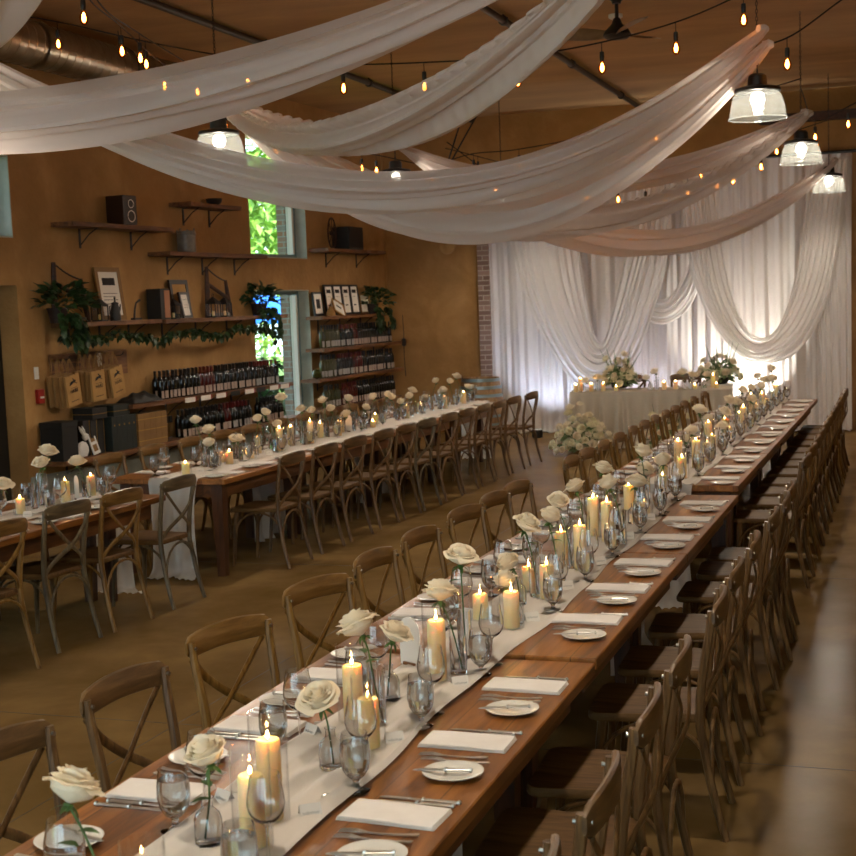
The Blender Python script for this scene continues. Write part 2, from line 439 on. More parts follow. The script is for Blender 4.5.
struct('wall_back', MB().box(-8.6, 3.4, 20.95, 21.2, 0, ZC), M['stucco'])
struct('wall_right', MB().box(3.2, 3.4, -3, 21, 0, ZC), M['stucco'])
struct('wall_front', MB().box(-9, -6.4, -3.1, -2.9, 0, ZC).box(2.2, 3.4, -3.1, -2.9, 0, ZC).box(-6.4, 2.2, -3.1, -2.9, 3.5, ZC).box(-6.4, 2.2, -3.1, -2.9, 0, .3).box(-2.3, -1.9, -3.1, -2.9, .3, 3.5), M['stucco'])
for n_, a, b_ in ((6, -6.4, -2.3), (7, -1.9, 2.2)):
    fr = MB().box(a, a + .07, -3.06, -2.98, .3, 3.5).box(b_ - .07, b_, -3.06, -2.98, .3, 3.5).box(a + .07, b_ - .07, -3.06, -2.98, .3, .37).box(a + .07, b_ - .07, -3.06, -2.98, 3.43, 3.5).box((a + b_) / 2 - .03, (a + b_) / 2 + .03, -3.06, -2.98, .37, 3.43)
    o = struct('window_%d' % n_, fr, M['frame']); part('window_pane', MB().box(a + .06, b_ - .06, -3.02, -3.012, .36, 3.44), M['pane'], o, False)
struct('trim_3', MB().box(-6.34, -6.16, 20.78, 20.95, 0, 3.6), M['brick2'])
struct('trim_4', MB().box(-2.1, 1.2, 20.45, 20.6, 4.3, 4.42), M['darkwood'])
struct('baseboard_left', MB().box(0, .02, 11.78, 16.5, 0, .46, WM).box(0, .02, 18.2, 20.9, 0, .46, WM), M['concrete'])
# hall behind the doorway, its unlit darkness painted in as black walls
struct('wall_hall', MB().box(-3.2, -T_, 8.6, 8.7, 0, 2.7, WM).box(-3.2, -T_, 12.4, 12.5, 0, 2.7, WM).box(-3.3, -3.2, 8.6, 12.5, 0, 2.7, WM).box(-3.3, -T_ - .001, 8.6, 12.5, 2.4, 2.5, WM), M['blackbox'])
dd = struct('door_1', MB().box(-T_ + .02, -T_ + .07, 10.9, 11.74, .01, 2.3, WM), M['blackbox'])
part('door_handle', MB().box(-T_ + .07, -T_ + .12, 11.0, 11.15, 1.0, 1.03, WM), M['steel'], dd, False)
# ceiling pipes
for x, y0, y1 in ((-6.38, 4, 20.9), (-3.84, 4, 20.9)):
    t = MB().tube([(x, y0, ZC - .06), (x, y1, ZC - .06)], .035, 10)
    o = single('ceiling_pipe', t, M['pipe'], 'dark pipe running under the ceiling ' + ('near the shelf wall' if x < -5 else 'over the middle aisle'), 'pipe')
    cl = MB()
    for k in range(6): cl.tube([(x, y0 + 1 + k * 2.9, ZC - .06), (x, y0 + 1.05 + k * 2.9, ZC - .06)], .05, 10)
    for k in range(6): cl.tube([(x + .0, y0 + 1.02 + k * 2.9, ZC - .06), (x, y0 + 1.02 + k * 2.9, ZC)], .008, 6)
    part('pipe_clamp', cl, M['iron'], o)
# spiral duct
du = thing('spiral_duct', 'silver spiral air duct hanging under the ceiling at top left', 'duct', (0, 0, 0))
def duct_prof(y0, y1, x, z, r):
    mb = MB(); n = 26; pts = []; rs = []
    k = int((y1 - y0) / .12)
    for i in range(k + 1):
        y = y0 + (y1 - y0) * i / k
        for dy, dr in ((0, 0), (.006, .006), (.012, 0)): pts.append((x, y + dy, z)); rs.append(r + dr)
    return mb.tube(pts, rs, n, up=(0, 0, 1), caps=False)
part('duct_pipe', duct_prof(7.5, 13.7, -7.45, 4.42, .2), M['duct'], du)
cb = MB().tube([(-7.45, 7.4, 4.42), (-7.45, 7.5, 4.42), (-7.45, 7.56, 4.42)], [.21, .225, .225], 26).tube([(-7.45, 11.1, 4.42), (-7.45, 11.18, 4.42)], .215, 26, caps=False).tube([(-7.45, 13.62, 4.42), (-7.45, 13.74, 4.42), (-7.45, 13.78, 4.42)], [.215, .215, .17], 26)
part('duct_collar', cb, M['duct'], du)
hg = MB()
for y in (8.2, 10.4, 12.6): hg.tube([(-7.45, y, 4.6), (-7.45, y, ZC)], .006, 6).tube([(-7.45 + .212 * cos(a * pi / 12), y, 4.42 + .212 * sin(a * pi / 12)) for a in range(25)], .006, 6)
part('hanger_strap', hg, M['iron'], du)

# ------------------------------------------------------------------ farm tables
def make_table(name, label, x0, x1, y0, y1, z=.75, group=None, rot=0., ins=(.3, .3)):
    cx, cy = (x0 + x1) / 2, (y0 + y1) / 2; w, l = (x1 - x0), (y1 - y0)
    t = thing(name, label, 'table', (cx, cy, 0), rot, group)
    tp = MB().bbox(-w / 2, w / 2, -l / 2 + .0, l / 2, z - .042, z, .004)
    part('tabletop', tp, M['table'], t, False)
    ap = MB().box(-w / 2 + .07, w / 2 - .07, -l / 2 + .09, -l / 2 + .115, z - .15, z - .042).box(-w / 2 + .07, w / 2 - .07, l / 2 - .115, l / 2 - .09, z - .15, z - .042)
    ap.box(-w / 2 + .07, -w / 2 + .095, -l / 2 + .115, l / 2 - .115, z - .15, z - .042).box(w / 2 - .095, w / 2 - .07, -l / 2 + .115, l / 2 - .115, z - .15, z - .042)
    part('apron', ap, M['tableX'], t, False)
    for sx in (-1, 1):
        for sy in (-1, 1):
            a, b_ = sx * (w / 2 - ins[sy > 0]), sy * (l / 2 - .11); h = .045
            lg = MB().box(a - h, a + h, b_ - h, b_ + h, z - .19, z - .043)
            v = [(a + i * hh, b_ + j * hh, zz) for zz, hh in ((0, .032), (z - .19, h)) for (i, j) in ((-1, -1), (1, -1), (1, 1), (-1, 1))]
            lg.add(v, [(0, 3, 2, 1), (4, 5, 6, 7)] + [(k, (k + 1) % 4, 4 + (k + 1) % 4, 4 + k) for k in range(4)])
            part('leg', lg, M['leg'], t, False)
    return t
XR0, XR1 = -2.04, -1.06
TABS = [(.6, 2.64, .75, 'nearest of the centre row, mostly below the picture edge'), (2.66, 4.71, .75, 'second of the centre row, in the foreground with orange wood edge'), (4.73, 6.77, .76, 'third of the centre row, just behind the foreground table'), (6.78, 8.82, .76, 'fourth of the centre row, ending before the gap')]
for y0, y1, z, lb in TABS: make_table('farm_table', 'brown wooden farm table, ' + lb, XR0, XR1, y0, y1, z, 'farm tables of the centre row', 0, (.3, .105 if y1 > 8 else .3))
CL = 1.9
for k in range(4): make_table('farm_table', 'brown wooden farm table of the far centre row, %s after the gap' % nth(k), XR0 - .05, XR1 - .06, 9.34 + k * CL, 9.34 + (k + 1) * CL - .015, .75, 'farm tables of the far centre row', 0, (.105, .3) if k == 0 else (.3, .3))
def lx(y): return -4.93 if y < 9 else -4.92 - .006 * (y - 9.5)
make_table('farm_table', 'dark brown farm table at the left picture edge, white runner falling from its end', -5.97, -4.97, 6.62, 8.68, .75, 'farm tables of the left row', 0, (.42, .42))
make_table('farm_table', 'dark brown farm table left, running out of the left picture edge', -5.97, -4.97, 4.55, 6.6, .75, 'farm tables of the left row', 0, (.42, .42))
for k in range(4):
    xx = lx(9.5 + k * 1.95)
    make_table('farm_table', 'brown farm table of the far left row, %s from the gap' % nth(k), xx - 1.0, xx, 9.47 + k * 1.93, 9.47 + (k + 1) * 1.93 - .015, .755 if k == 0 else .75, 'farm tables of the far left row', 0, (.105, .3) if k == 0 else (.3, .3))

# ------------------------------------------------------------------ cross-back chairs
def make_chair(wm, sm, rm):
    t = thing('crossback_chair', 'x', 'chair')
    # seat: rounded trapezoid
    def outline(s):
        pts = []
        for (cx, cy, r, a0) in ((.165 * s, .165 * s, .055, 0), (-.165 * s, .165 * s, .055, 90), (-.145 * s, -.16 * s, .045, 180), (.145 * s, -.16 * s, .045, 270)):
            for k in range(6): a = math.radians(a0 + k * 18); pts.append((cx + r * s * cos(a), cy + r * s * sin(a)))
        return pts
    mb = MB(); rings = [(.9, .435), (.985, .438), (1.0, .447), (1.0, .458), (.975, .468), (.9, .470), (.6, .466)]
    vs = []; fs = []
    for s, z in rings: vs += [(x, y, z) for x, y in outline(s)]
    n = 24
    for i in range(len(rings) - 1):
        for k in range(n): fs.append((i * n + k, i * n + (k + 1) % n, (i + 1) * n + (k + 1) % n, (i + 1) * n + k))
    fs.append(tuple(range(n))[::-1]); fs.append(tuple((len(rings) - 1) * n + k for k in range(n)))
    mb.add(vs, fs); part('seat', mb, sm, t)
    for sx in (-1, 1):
        P = [(sx * .205, -.285, 0), (sx * .198, -.245, .15), (sx * .19, -.208, .35), (sx * .187, -.196, .46), (sx * .192, -.208, .62), (sx * .2, -.236, .78), (sx * .203, -.243, .86)]
        part('rear_leg', MB().tube(catmull(P, 14), [.0135 + .004 * sin(pi * k / 14) for k in range(15)], 8), wm, t)
        P = [(sx * .198, .205, 0), (sx * .19, .19, .2), (sx * .178, .165, .44)]
        part('front_leg', MB().tube(catmull(P, 6), [.012, .0135, .015, .016, .017, .018, .018], 8), wm, t)
    # bent top rail
    def rail(u, v):
        a = 2 * pi * v; x = (u * 2 - 1) * .222; y = -.28 + .028 * (x / .222) ** 2
        h = .046 * (1 - .18 * abs(u * 2 - 1) ** 3) ; th = .0115
        if u in (0, 1): h *= .55; th *= .5
        c, s_ = cos(a), sin(a)
        c = math.copysign(abs(c) ** .5, c); s_ = math.copysign(abs(s_) ** .6, s_)
        return Vector((x, y + th * c, .838 + .012 * cos(x / .222 * pi / 2) + h * s_))
    mb = MB(); mb.grid(rail, 18, 12)
    mb.f.append(tuple(range(12))); mb.f.append(tuple(18 * 13 + k for k in range(12))[::-1])
    tr = part('top_rail', mb, rm, t)
    for sx in (-1, 1): part('screw', MB().tube([(sx * .2, -.222, .84), (sx * .2, -.268, .84)], .0065, 8), M['screw'], t)
    for sx in (-1, 1):
        P = [(sx * .19, -.262, .80), (sx * .12, -.27, .72), (0, -.262 - .012 * sx, .63), (-sx * .12, -.232, .545), (-sx * .178, -.2, .475)]
        part('cross_brace', MB().tube(catmull(P, 14), .015, 8, sq=.38, up=(0, -1, .2)), wm, t)
    def arch(a, b_):
        a, b_ = Vector(a), Vector(b_); m = (a + b_) / 2
        P = []
        for k in range(13):
            u = k / 12; c = a.lerp(b_, .5 - .5 * cos(u * pi)); c.z = a.z + (.432 - a.z) * sin(u * pi) ** .8; P.append(c)
        return MB().tube(P, .0085, 7)
    for sx in (-1, 1): part('arched_stretcher', arch((sx * .195, -.235, .2), (sx * .187, .185, .2)), wm, t)
    part('arched_stretcher', arch((-.187, .187, .22), (.187, .187, .22)), wm, t)
    part('arched_stretcher', arch((-.195, -.235, .2), (.195, -.235, .2)), wm, t)
    return t
chA, chB, chC = make_chair(M['chair'], M['seat'], wood('chair rail wood', '3a2814', '5f4528', '785a36', 'X', .36, 1.2, world=False)), make_chair(M['chair2'], M['seat'], wood('grey chair rail wood', '3a3020', '5a4b35', '766648', 'X', .38, 1.2, world=False)), make_chair(M['chair3'], M['seat'], wood('golden chair rail wood', '49300f', '705026', '86663a', 'X', .34, 1.2, world=False))
def put_chair(src, x, y, face, label, group, jit=.03, yaw=0.):
    # back rail sits 0.27 m behind the chair origin; x,y give the rail position
    a = {'W': pi / 2, 'E': -pi / 2, 'S': pi, 'N': 0}[face] + R.uniform(-jit, jit) - yaw
    ox, oy = x + .275 * -sin(a), y + .275 * cos(a)
    o = dup(src, (ox, oy, 0), a, label, group); return o
# centre row, aisle side (right), facing the table
rY = [2.62, 3.2, 3.85, 4.45, 5.3, 5.92, 6.6, 7.38, 7.98, 8.45]
for i, y in enumerate(rY):
    put_chair(chA, -.7 + R.uniform(-.01, .01), y, 'W', yaw=-.05, label='brown cross-back chair, %s from the front on the right of the near centre row' % nth(i), group='chairs right of the near centre tables')
rYc = [9.95, 10.62, 11.2, 11.78, 12.4, 13.0, 13.55, 14.1, 14.75, 15.35, 15.95, 16.5]
for i, y in enumerate(rYc):
    put_chair(chC if i % 4 == 1 else chA, -.72 - .005 * i, y, 'W', 'cross-back chair, %s after the gap on the right of the far centre row' % nth(i), 'chairs right of the far centre tables')
lY = [2.5, 3.13, 3.79, 4.51, 5.31, 5.96, 6.59, 7.34, 7.91, 8.4]
lA = [.08, .12, .08, .26, .28, .07, .09, .14, .09, .09]
for i, y in enumerate(lY):
    put_chair(chC if i > 2 else chA, -2.375, y, 'E', yaw=lA[i], jit=.015, label='brown cross-back chair, %s from the front on the left of the near centre row' % nth(i), group='chairs left of the near centre tables')
lYc = [9.8, 10.3, 10.9, 11.5, 12.1, 12.65, 13.2, 13.8, 14.35, 14.95, 15.6, 16.4]
for i, y in enumerate(lYc):
    put_chair(chC, -2.36, y, 'E', 'cross-back chair, %s after the gap on the left of the far centre row' % nth(i), 'chairs left of the far centre tables')
L2r = [10.12, 10.75, 11.36, 12.02, 12.6, 13.15, 13.8, 14.35, 14.95, 15.5, 16.1, 16.85]
for i, y in enumerate(L2r):
    put_chair(chB if i in (5,) else chA, -4.63 + .014 * i, y, 'W', yaw=.06, label='cross-back chair, %s after the gap on the aisle side of the far left row' % nth(i), group='chairs on the aisle side of the far left tables')
L2l = [10.0, 10.7, 11.36, 12.0, 12.6, 13.25, 13.9, 14.55, 15.2, 15.85, 16.5]
for i, y in enumerate(L2l):
    put_chair(chC, -6.25, y, 'E', 'golden brown cross-back chair, %s after the gap, shelf side of the far left row' % nth(i), 'chairs on the shelf side of the far left tables')
L1r = [(6.58, chC), (7.44, chB), (7.88, chC), (8.57, chB)]
L1w = ['cut off by the left picture edge', 'grey brown, standing before a dark table leg', 'golden brown, in the middle of three', 'grey brown, last before the hanging white runner']
for i, (y, c) in enumerate(L1r):
    put_chair(c, (-4.82, -4.88, -4.83, -4.8)[i], y + (-.07 if i == 1 else .04), 'W', 'cross-back chair at the near left table, ' + L1w[i], 'chairs on the aisle side of the near left table', .03, .07)
for i, y in enumerate([6.3, 7.0, 7.7, 8.35]):
    put_chair(chA, -6.32, y, 'E', 'cross-back chair behind the near left table, %s from the front' % nth(i), 'chairs behind the near left table')

# ------------------------------------------------------------------ runners
def runner(label, xa, xb, y0, y1, z, tails, group='white table runners'):
    t = thing('table_runner', label, 'runner', ((xa + xb) / 2, (y0 + y1) / 2, 0), 0, group)
    cx, cy = (xa + xb) / 2, (y0 + y1) / 2; w = (xb - xa) / 2
    s0 = R.random() * 10
    def top(u, v):
        y = y0 + (y1 - y0) * u - cy; x = (v * 2 - 1) * w
        e = .012 * sin(3.1 * (y + s0)) + .008 * sin(7.3 * y + s0)
        zz = z + .004 + .006 * abs(sin(v * 13 + 1.8 * sin(y * 1.7 + s0))) + .003 * sin(v * 29 + 3 * sin(y * 2.3))
        if v in (0, 1): zz = z + .002
        return Vector((x + e * (v * 2 - 1) + .01 * sin(y * 1.3), y, zz))
    n = max(20, int((y1 - y0) * 14)); part('cloth', MB().grid(top, n, 28), M['linen'], t)
    for side in tails:
        ye = (y0 if side == 'S' else y1) - cy; sg = -1 if side == 'S' else 1
        def tail(u, v):
            x = (v * 2 - 1) * w * (1 - .12 * sin(min(u, .9) * pi))
            f_ = min(1, u * 4)
            yy = ye + sg * (.016 + .018 * (1 + sin(v * 22 + 1.2 * sin(v * 5))) * f_ + .10 * max(0, u - .9) * 10 * (1 + .4 * sin(v * 9)))
            zz = z + .004 - (z - .012) * min(1, u / .96)
            if u == 0: yy = ye; zz = z + .005
            if u > .96: zz = .012 + .012 * abs(sin(v * 22))
            return Vector((x, yy, zz))
        part('hanging_end', MB().grid(tail, 26, 60), M['gauze'], t)
    return t
runner('long white cloth runner along the near centre tables', -1.7, -1.37, .6, 8.82, .762, ['N'])
runner('long white cloth runner along the far centre tables', -1.76, -1.42, 9.34, 16.92, .752, ['S'])
runner('white cloth runner on the near left table', -5.66, -5.28, 4.55, 8.68, .752, ['N'])
runner('white cloth runner along the far left tables', -5.56, -5.14, 9.47, 17.17, .757, ['S', 'N'])
# cloth tails hanging at the inner table joints
def side_tail(label, x, y, w, z):
    def f(u, v):
        yy = y + (v * 2 - 1) * w; zz = z - (z - .01) * u
        return Vector((x + (.045 * sin(v * 24 + sin(v * 7)) + .02 * sin(v * 51)) * min(1, .3 + 2 * u) + .05 * max(0, u - .9) * 10 * sin(v * 9), yy, zz))
    single('cloth_fall', MB().grid(f, 16, 40), M['gauze'], label, 'cloth', group='white cloth falls under the tables')
side_tail('white gauze cloth falling under the foreground centre table', -1.55, 4.2, .4, .599)
side_tail('white gauze cloth falling under the end of the near centre row', -1.55, 7.65, .4, .608)
side_tail('pale blue-white cloth falling under the first far left table', -5.45, 11.4, .4, .599)
side_tail('pale blue-white cloth falling under the middle of the far left tables', -5.45, 13.8, .45, .599)

# ------------------------------------------------------------------ place settings
def solidify_outline(pts, z0, z1): return MB().prism(pts, z0, z1)
def napkin_mesh():
    mb = MB(); L, W_ = .26, .135
    for k in range(4):
        z0 = .0005 + k * .0028; dx = .0015 * k
        def f(u, v, z0=z0, dx=dx, k=k):
            a = 2 * pi * v; c, s_ = cos(a), sin(a)
            sx = math.copysign(abs(c) ** .18, c)
            x = (L / 2 - dx) * (u * 2 - 1); y = (W_ / 2 - .001 * (k % 2)) * sx
            return Vector((x, y + .004 * sin(u * 3 + 1) , z0 + .0015 + .0014 * math.copysign(abs(s_) ** .6, s_) + .0015 * sin(u * 5) * sin(v * 3) * (k / 4)))
        g = MB(); g.grid(f, 12, 16); g.f.append(tuple(range(16))[::-1]); g.f.append(tuple(12 * 17 + j for j in range(16)))
        mb.add(g.v, g.f)
    return mb
napkin = single('napkin', napkin_mesh(), M['napkin'], 'x', 'napkin')
def plate_mesh(r=.082):
    return MB().lathe([(.0005, .004), (r * .6, .004), (r * .66, .006), (r, .014), (r + .001, .016), (r - .003, .0165), (r * .68, .0095), (r * .6, .007), (.0005, .007)], 32)
plate = single('bread_plate', plate_mesh(), M['china'], 'x', 'plate')
def knife_mesh(L=.22):
    mb = MB().bbox(-L / 2, -.01, -.007, .007, 0, .006, .002)   # handle
    mb.prism([(-.01, -.0075), (L / 2 - .02, -.010), (L / 2 - .003, -.003), (L / 2, .004), (L / 2 - .02, .006), (-.01, .005)], .001, .0028)
    mb.tube([(-L / 2 + .002, 0, .003), (-L / 2 + .008, 0, .003)], .0075, 8)
    mb.tube([(-.012, 0, .003), (-.006, 0, .003)], .0078, 8); return mb
def curve_z(x): return .0025 + .010 * max(0, (x - .02) / .09) ** 1.4 if x > .02 else .0025 + .006 * max(0, (-x - .04) / .06) ** 2
def strip(mb, xs, ws, zs, th=.0022):
    v = []; n = len(xs)
    for x, w, z in zip(xs, ws, zs): v += [(x, -w, z), (x, w, z), (x, w, z + th), (x, -w, z + th)]
    f = []
    for i in range(n - 1):
        for k in range(4): f.append((i * 4 + k, i * 4 + (k + 1) % 4, (i + 1) * 4 + (k + 1) % 4, (i + 1) * 4 + k))
    f.append((0, 1, 2, 3)[::-1]); f.append(tuple((n - 1) * 4 + k for k in range(4)))
    return mb.add(v, f)
def fork_mesh():
    mb = MB(); strip(mb, [-.1, -.096, -.06, 0, .03, .042, .058], [.006, .0085, .006, .0032, .004, .0095, .011], [.006, .006, .003, .002, .003, .004, .006])
    for k in range(4):
        y = -.0095 + k * .0063
        mb.tube([(.056, y, .007), (.075, y, .0065), (.09, y, .005), (.1, y, .004)], [.0018, .0018, .0016, .0008], 5)
    return mb
def spoon_mesh():
    mb = MB(); strip(mb, [-.1, -.096, -.06, 0, .03, .05], [.006, .0085, .006, .0032, .0035, .006], [.006, .006, .003, .002, .003, .006])
    def f(u, v):
        a = 2 * pi * v; r = u
        return Vector((.075 + .028 * r * cos(a), .018 * r * sin(a), .002 + .008 * r * r))
    return mb.grid(f, 5, 16)
knife = single('table_knife', knife_mesh(), M['steel'], 'x', 'knife', smooth=False)
bknife = single('butter_knife', knife_mesh(.16), M['steel'], 'x', 'knife', smooth=False)
fork = single('fork', fork_mesh(), M['steel'], 'x', 'fork', smooth=False)
spoon = single('spoon', spoon_mesh(), M['steel'], 'x', 'spoon')
# glasses
def goblet():
    t = thing('water_goblet', 'x', 'glass')
    pr = [(.0005, .003), (.034, .002), (.036, .004), (.034, .006), (.014, .010), (.008, .016), (.007, .026), (.011, .034), (.024, .044), (.035, .062), (.0405, .088), (.0400, .115), (.0365, .140), (.034, .158), (.0328, .158), (.0352, .140), (.0388, .115), (.0393, .088), (.034, .063), (.022, .047), (.0005, .042)]
    part('glass_bowl', MB().lathe(pr, 24), M['crystal'], t)
    part('iced_water', MB().lathe([(.0005, .044), (.021, .049), (.033, .065), (.0382, .09), (.0378, .115), (.0358, .132), (.0005, .133)], 24), M['icewater'], t)
    return t
def wineglass():
    t = thing('wine_glass', 'x', 'glass')
    part('foot', MB().lathe([(.0005, .001), (.034, .0008), (.035, .002), (.02, .0035), (.006, .008), (.0036, .02), (.0033, .06), (.0038, .085), (.008, .094)], 20), M['crystal'], t)
    part('glass_bowl', MB().lathe([(.0005, .092), (.014, .096), (.03, .108), (.0405, .125), (.044, .143), (.042, .165), (.037, .19), (.0335, .212), (.0328, .212), (.0362, .19), (.041, .165), (.0428, .143), (.039, .126), (.028, .11), (.0005, .096)], 24), M['crystal'], t)
    return t
gob, wine = goblet(), wineglass()
def tumbler():
    return single('tumbler', MB().lathe([(.0005, .001), (.032, .001), (.033, .01), (.038, .09), (.0368, .09), (.031, .012), (.0005, .010)], 20), M['crystal'], 'x', 'glass')
def card_tent():
    mb = MB(); L = .032
    for s in (-1, 1):
        mb.add([(-L, s * .024, 0), (L, s * .024, 0), (L, s * .0006, .048), (-L, s * .0006, .048)], [(0, 1, 2, 3)])
        mb.add([(-L, s * .0232, 0), (L, s * .0232, 0), (L, 0, .0472), (-L, 0, .0472)], [(0, 3, 2, 1)])
    return mb
def make_card():
    t = thing('place_card', 'x', 'place card')
    part('card', card_tent(), M['paper'], t, False)
    ink = MB(); x = -.028
    rr = random.Random(3)
    pts = []
    for k in range(26): pts.append((-.026 + k * .002, -.0145 + .0, .0185))
    for k in range(25):
        x = -.026 + k * .0021; z = .021 + .004 * sin(k * 1.9) + (.004 if k in (0, 8, 15) else 0)
        pts[k] = (x, -(.0246 * (1 - z / .048)) - .0006, z)
    ink.tube(pts[:25], .0005, 4); part('handwritten_name', ink, M['ink'], t, False)
    return t
card = make_card()
for c in card.children: c.scale = (.85, .85, .75)
def place(side, x_edge, yc, z, where, grp, full=True, inner=None):
    """side: +1 diner on +X side facing -X, -1 diner on -X side facing +X; x_edge = table edge"""
    s = side; ea = 0 if s > 0 else pi
    def J(a): return R.uniform(-a, a)
    px = lambda d: x_edge - s * d
    # order along +s direction of Y: plate, forks, napkin, knives (mirrored for the other side)
    y = lambda d: yc + s * d
    dup(napkin, (px(.16) + J(.008), y(0) + J(.008), z), ea + J(.05), 'folded white napkin at the ' + where, 'napkins ' + grp)
    dup(plate, (px(.115) + J(.006), y(-.27), z), J(3), 'white bread plate at the ' + where, 'bread plates ' + grp)
    if full:
        dup(bknife, (px(.14), y(-.285), z + .0175), (ea + pi + s * .25 + J(.1)), 'butter knife on the bread plate, ' + where, 'butter knives ' + grp)
        dup(fork, (px(.15) + J(.01), y(-.165), z + .001), ea + pi + J(.05), 'outer silver fork at the ' + where, 'outer forks ' + grp)
        dup(fork, (px(.165) + J(.01), y(-.125), z + .001), ea + pi + J(.04), 'inner silver fork at the ' + where, 'inner forks ' + grp)
        dup(knife, (px(.15) + J(.01), y(.09), z + .001), ea + pi + J(.03), 'knife nearest the napkin at the ' + where, 'inner knives ' + grp)
        dup(knife, (px(.14) + J(.01), y(.118), z + .001), ea + pi + J(.03), 'second silver knife at the ' + where, 'outer knives ' + grp)
        dup(spoon, (px(.40) + J(.02), y(.02) , z + .008), ea + pi / 2 * 0 + s * .7 + J(.1), 'dessert spoon above the napkin, ' + where, 'dessert spoons ' + grp)
    dup(gob, (px(.33) + J(.012), yc + (.13 if s > 0 else -.24) + J(.02), z + .003), J(3), 'goblet of iced water at the ' + where, 'water goblets ' + grp)
    dup(wine, (px(.345) + J(.012), yc + (.27 if s > 0 else -.10) + J(.02), z + .003), J(3), 'empty stemmed wine glass at the ' + where, 'wine glasses ' + grp)
    if full: dup(card, (px(.36) + J(.01), yc - .07 + J(.02), z + .009), (.5 if s > 0 else -.5) + J(.15), 'white tent place card at the ' + where, 'place cards ' + grp)
pR = [2.52, 3.16, 3.75, 4.35, 5.29, 5.9, 6.5, 7.2, 7.8, 8.42]
for i, y in enumerate(pR):
    z = .75 if y < 4.7 else .76
    place(1, XR1, y, z, '%s place from the front, near centre row right' % nth(i), 'right of the near centre tables')
    place(-1, XR0, y + .02, z, '%s place from the front, near centre row left' % nth(i), 'left of the near centre tables')
pC = [9.62 + k * .633 for k in range(12)]
for i, y in enumerate(pC):
    place(1, XR1 - .06, y + .05, .75, '%s place after the gap, far centre row right' % nth(i), 'right of the far centre tables', False)
    place(-1, XR0 - .05, y + .05, .75, '%s place after the gap, far centre row left' % nth(i), 'left of the far centre tables', False)
pL = [9.85 + k * .635 for k in range(12)]
for i, y in enumerate(pL):
    xx = lx(y) - .01; zz = .755 if y < 11.38 else .75
    place(1, xx, y, zz, '%s place after the gap, far left row aisle side' % nth(i), 'on the aisle side of the far left tables', i < 3)
    place(-1, xx - .98, y, zz, '%s place after the gap, far left row shelf side' % nth(i), 'on the shelf side of the far left tables', False)
for i, y in enumerate([6.85, 7.5, 8.12]):
    place(1, -4.97, y + .15, .75, '%s place from the left, near left table aisle side' % nth(i), 'on the aisle side of the near left table', True)
    place(-1, -5.97, y + .15, .75, '%s place from the left, near left table far side' % nth(i), 'on the far side of the near left table', False)

# ------------------------------------------------------------------ candles in glass cylinders
def make_candle(h):
    t = thing('pillar_candle', 'x', 'candle'); r = .03
    part('wax_body', MB().lathe([(.0005, 0), (r - .002, 0), (r, .003), (r, h - .006), (r - .003, h - .001), (r - .006, h - .001), (r - .012, h - .006), (.0005, h - .007)], 24), M['wax'], t)
    part('wick', MB().tube([(0, 0, h - .007), (.001, 0, h + .006)], .0012, 6), M['wick'], t)
    part('flame', MB().lathe([(.0003, h + .0), (.0024, h + .003), (.0036, h + .007), (.0031, h + .012), (.0016, h + .016), (.0003, h + .02)], 10), M['flame'], t)
    return t
def make_cyl(h):
    return single('glass_cylinder', MB().lathe([(.0005, .001), (.044, .001), (.047, .004), (.047, h), (.0452, h), (.0452, .006), (.0005, .005)], 28), M['glass'], 'x', 'candle holder')
CAN = {h: make_candle(h) for h in (.06, .1, .14, .17, .2)}
CYL = {h: make_cyl(h) for h in (.06, .1, .14, .2)}
CYL = {}
CYLH = {.06: .13, .1: .17, .14: .21, .17: .24, .2: .27}
for h in CAN: pass
for o in [o for o in list(COL.objects) if o.name.startswith('glass_cylinder')]: bpy.data.objects.remove(o)
for h in CAN: CYL[h] = make_cyl(CYLH[h])
def candle(x, y, z, ztop, where, grp, cyl=True):
    h = min(CAN, key=lambda q: abs(q - (ztop - z)))
    dup(CAN[h], (x, y, z + (.0055 if cyl else .0006)), R.uniform(0, 6), 'lit ivory pillar candle, ' + where, 'candles ' + grp)
    if cyl: dup(CYL[h], (x, y, z), 0, 'clear glass cylinder around the candle, ' + where, 'candle cylinders ' + grp)
ZR = lambda y: (.7635 if y < 4.72 else .7645) if y < 9 else .7585
mc = [(2.44, -1.5, .86), (2.85, -1.455, .935), (3.02, -1.49, .965), (3.6, -1.46, .9), (3.83, -1.6, .93), (4.32, -1.5, .97), (5.08, -1.46, .89), (5.2, -1.62, .86), (5.62, -1.46, .9), (5.78, -1.58, .86), (6.28, -1.47, .96), (6.45, -1.6, .9), (7.02, -1.5, .96), (7.15, -1.6, .96), (7.95, -1.48, .84), (8.1, -1.6, .9), (8.55, -1.48, .9)]
for i, (y, x, zt) in enumerate(sorted(mc)): candle(x, y, ZR(y) + .004, zt, '%s from the front along the near centre runner' % nth(i), 'on the near centre runner')
mcc = [(9.62, -1.53, .88), (9.56, -1.65, .89), (10.2, -1.52, .95), (10.15, -1.64, .96), (10.62, -1.5, .9)] + [(11.1 + .52 * k, -1.53 - .1 * (k % 2), (.9, .96, .86)[k % 3]) for k in range(11)]
for i, (y, x, zt) in enumerate(sorted(mcc)): candle(x, y, .7575, zt, '%s from the gap along the far centre runner' % nth(i), 'on the far centre runner')
l2c = [(9.62, .88), (10.35, .88), (10.45, .82), (10.74, .82), (11.13, .9), (11.32, .95), (11.82, .92), (11.99, .96), (12.5, .89), (12.66, .89), (13.02, .87), (13.58, .83), (13.96, .88), (14.61, .91), (15.4, .86), (15.93, .9), (16.2, .83), (16.68, .89), (17.0, .84)]
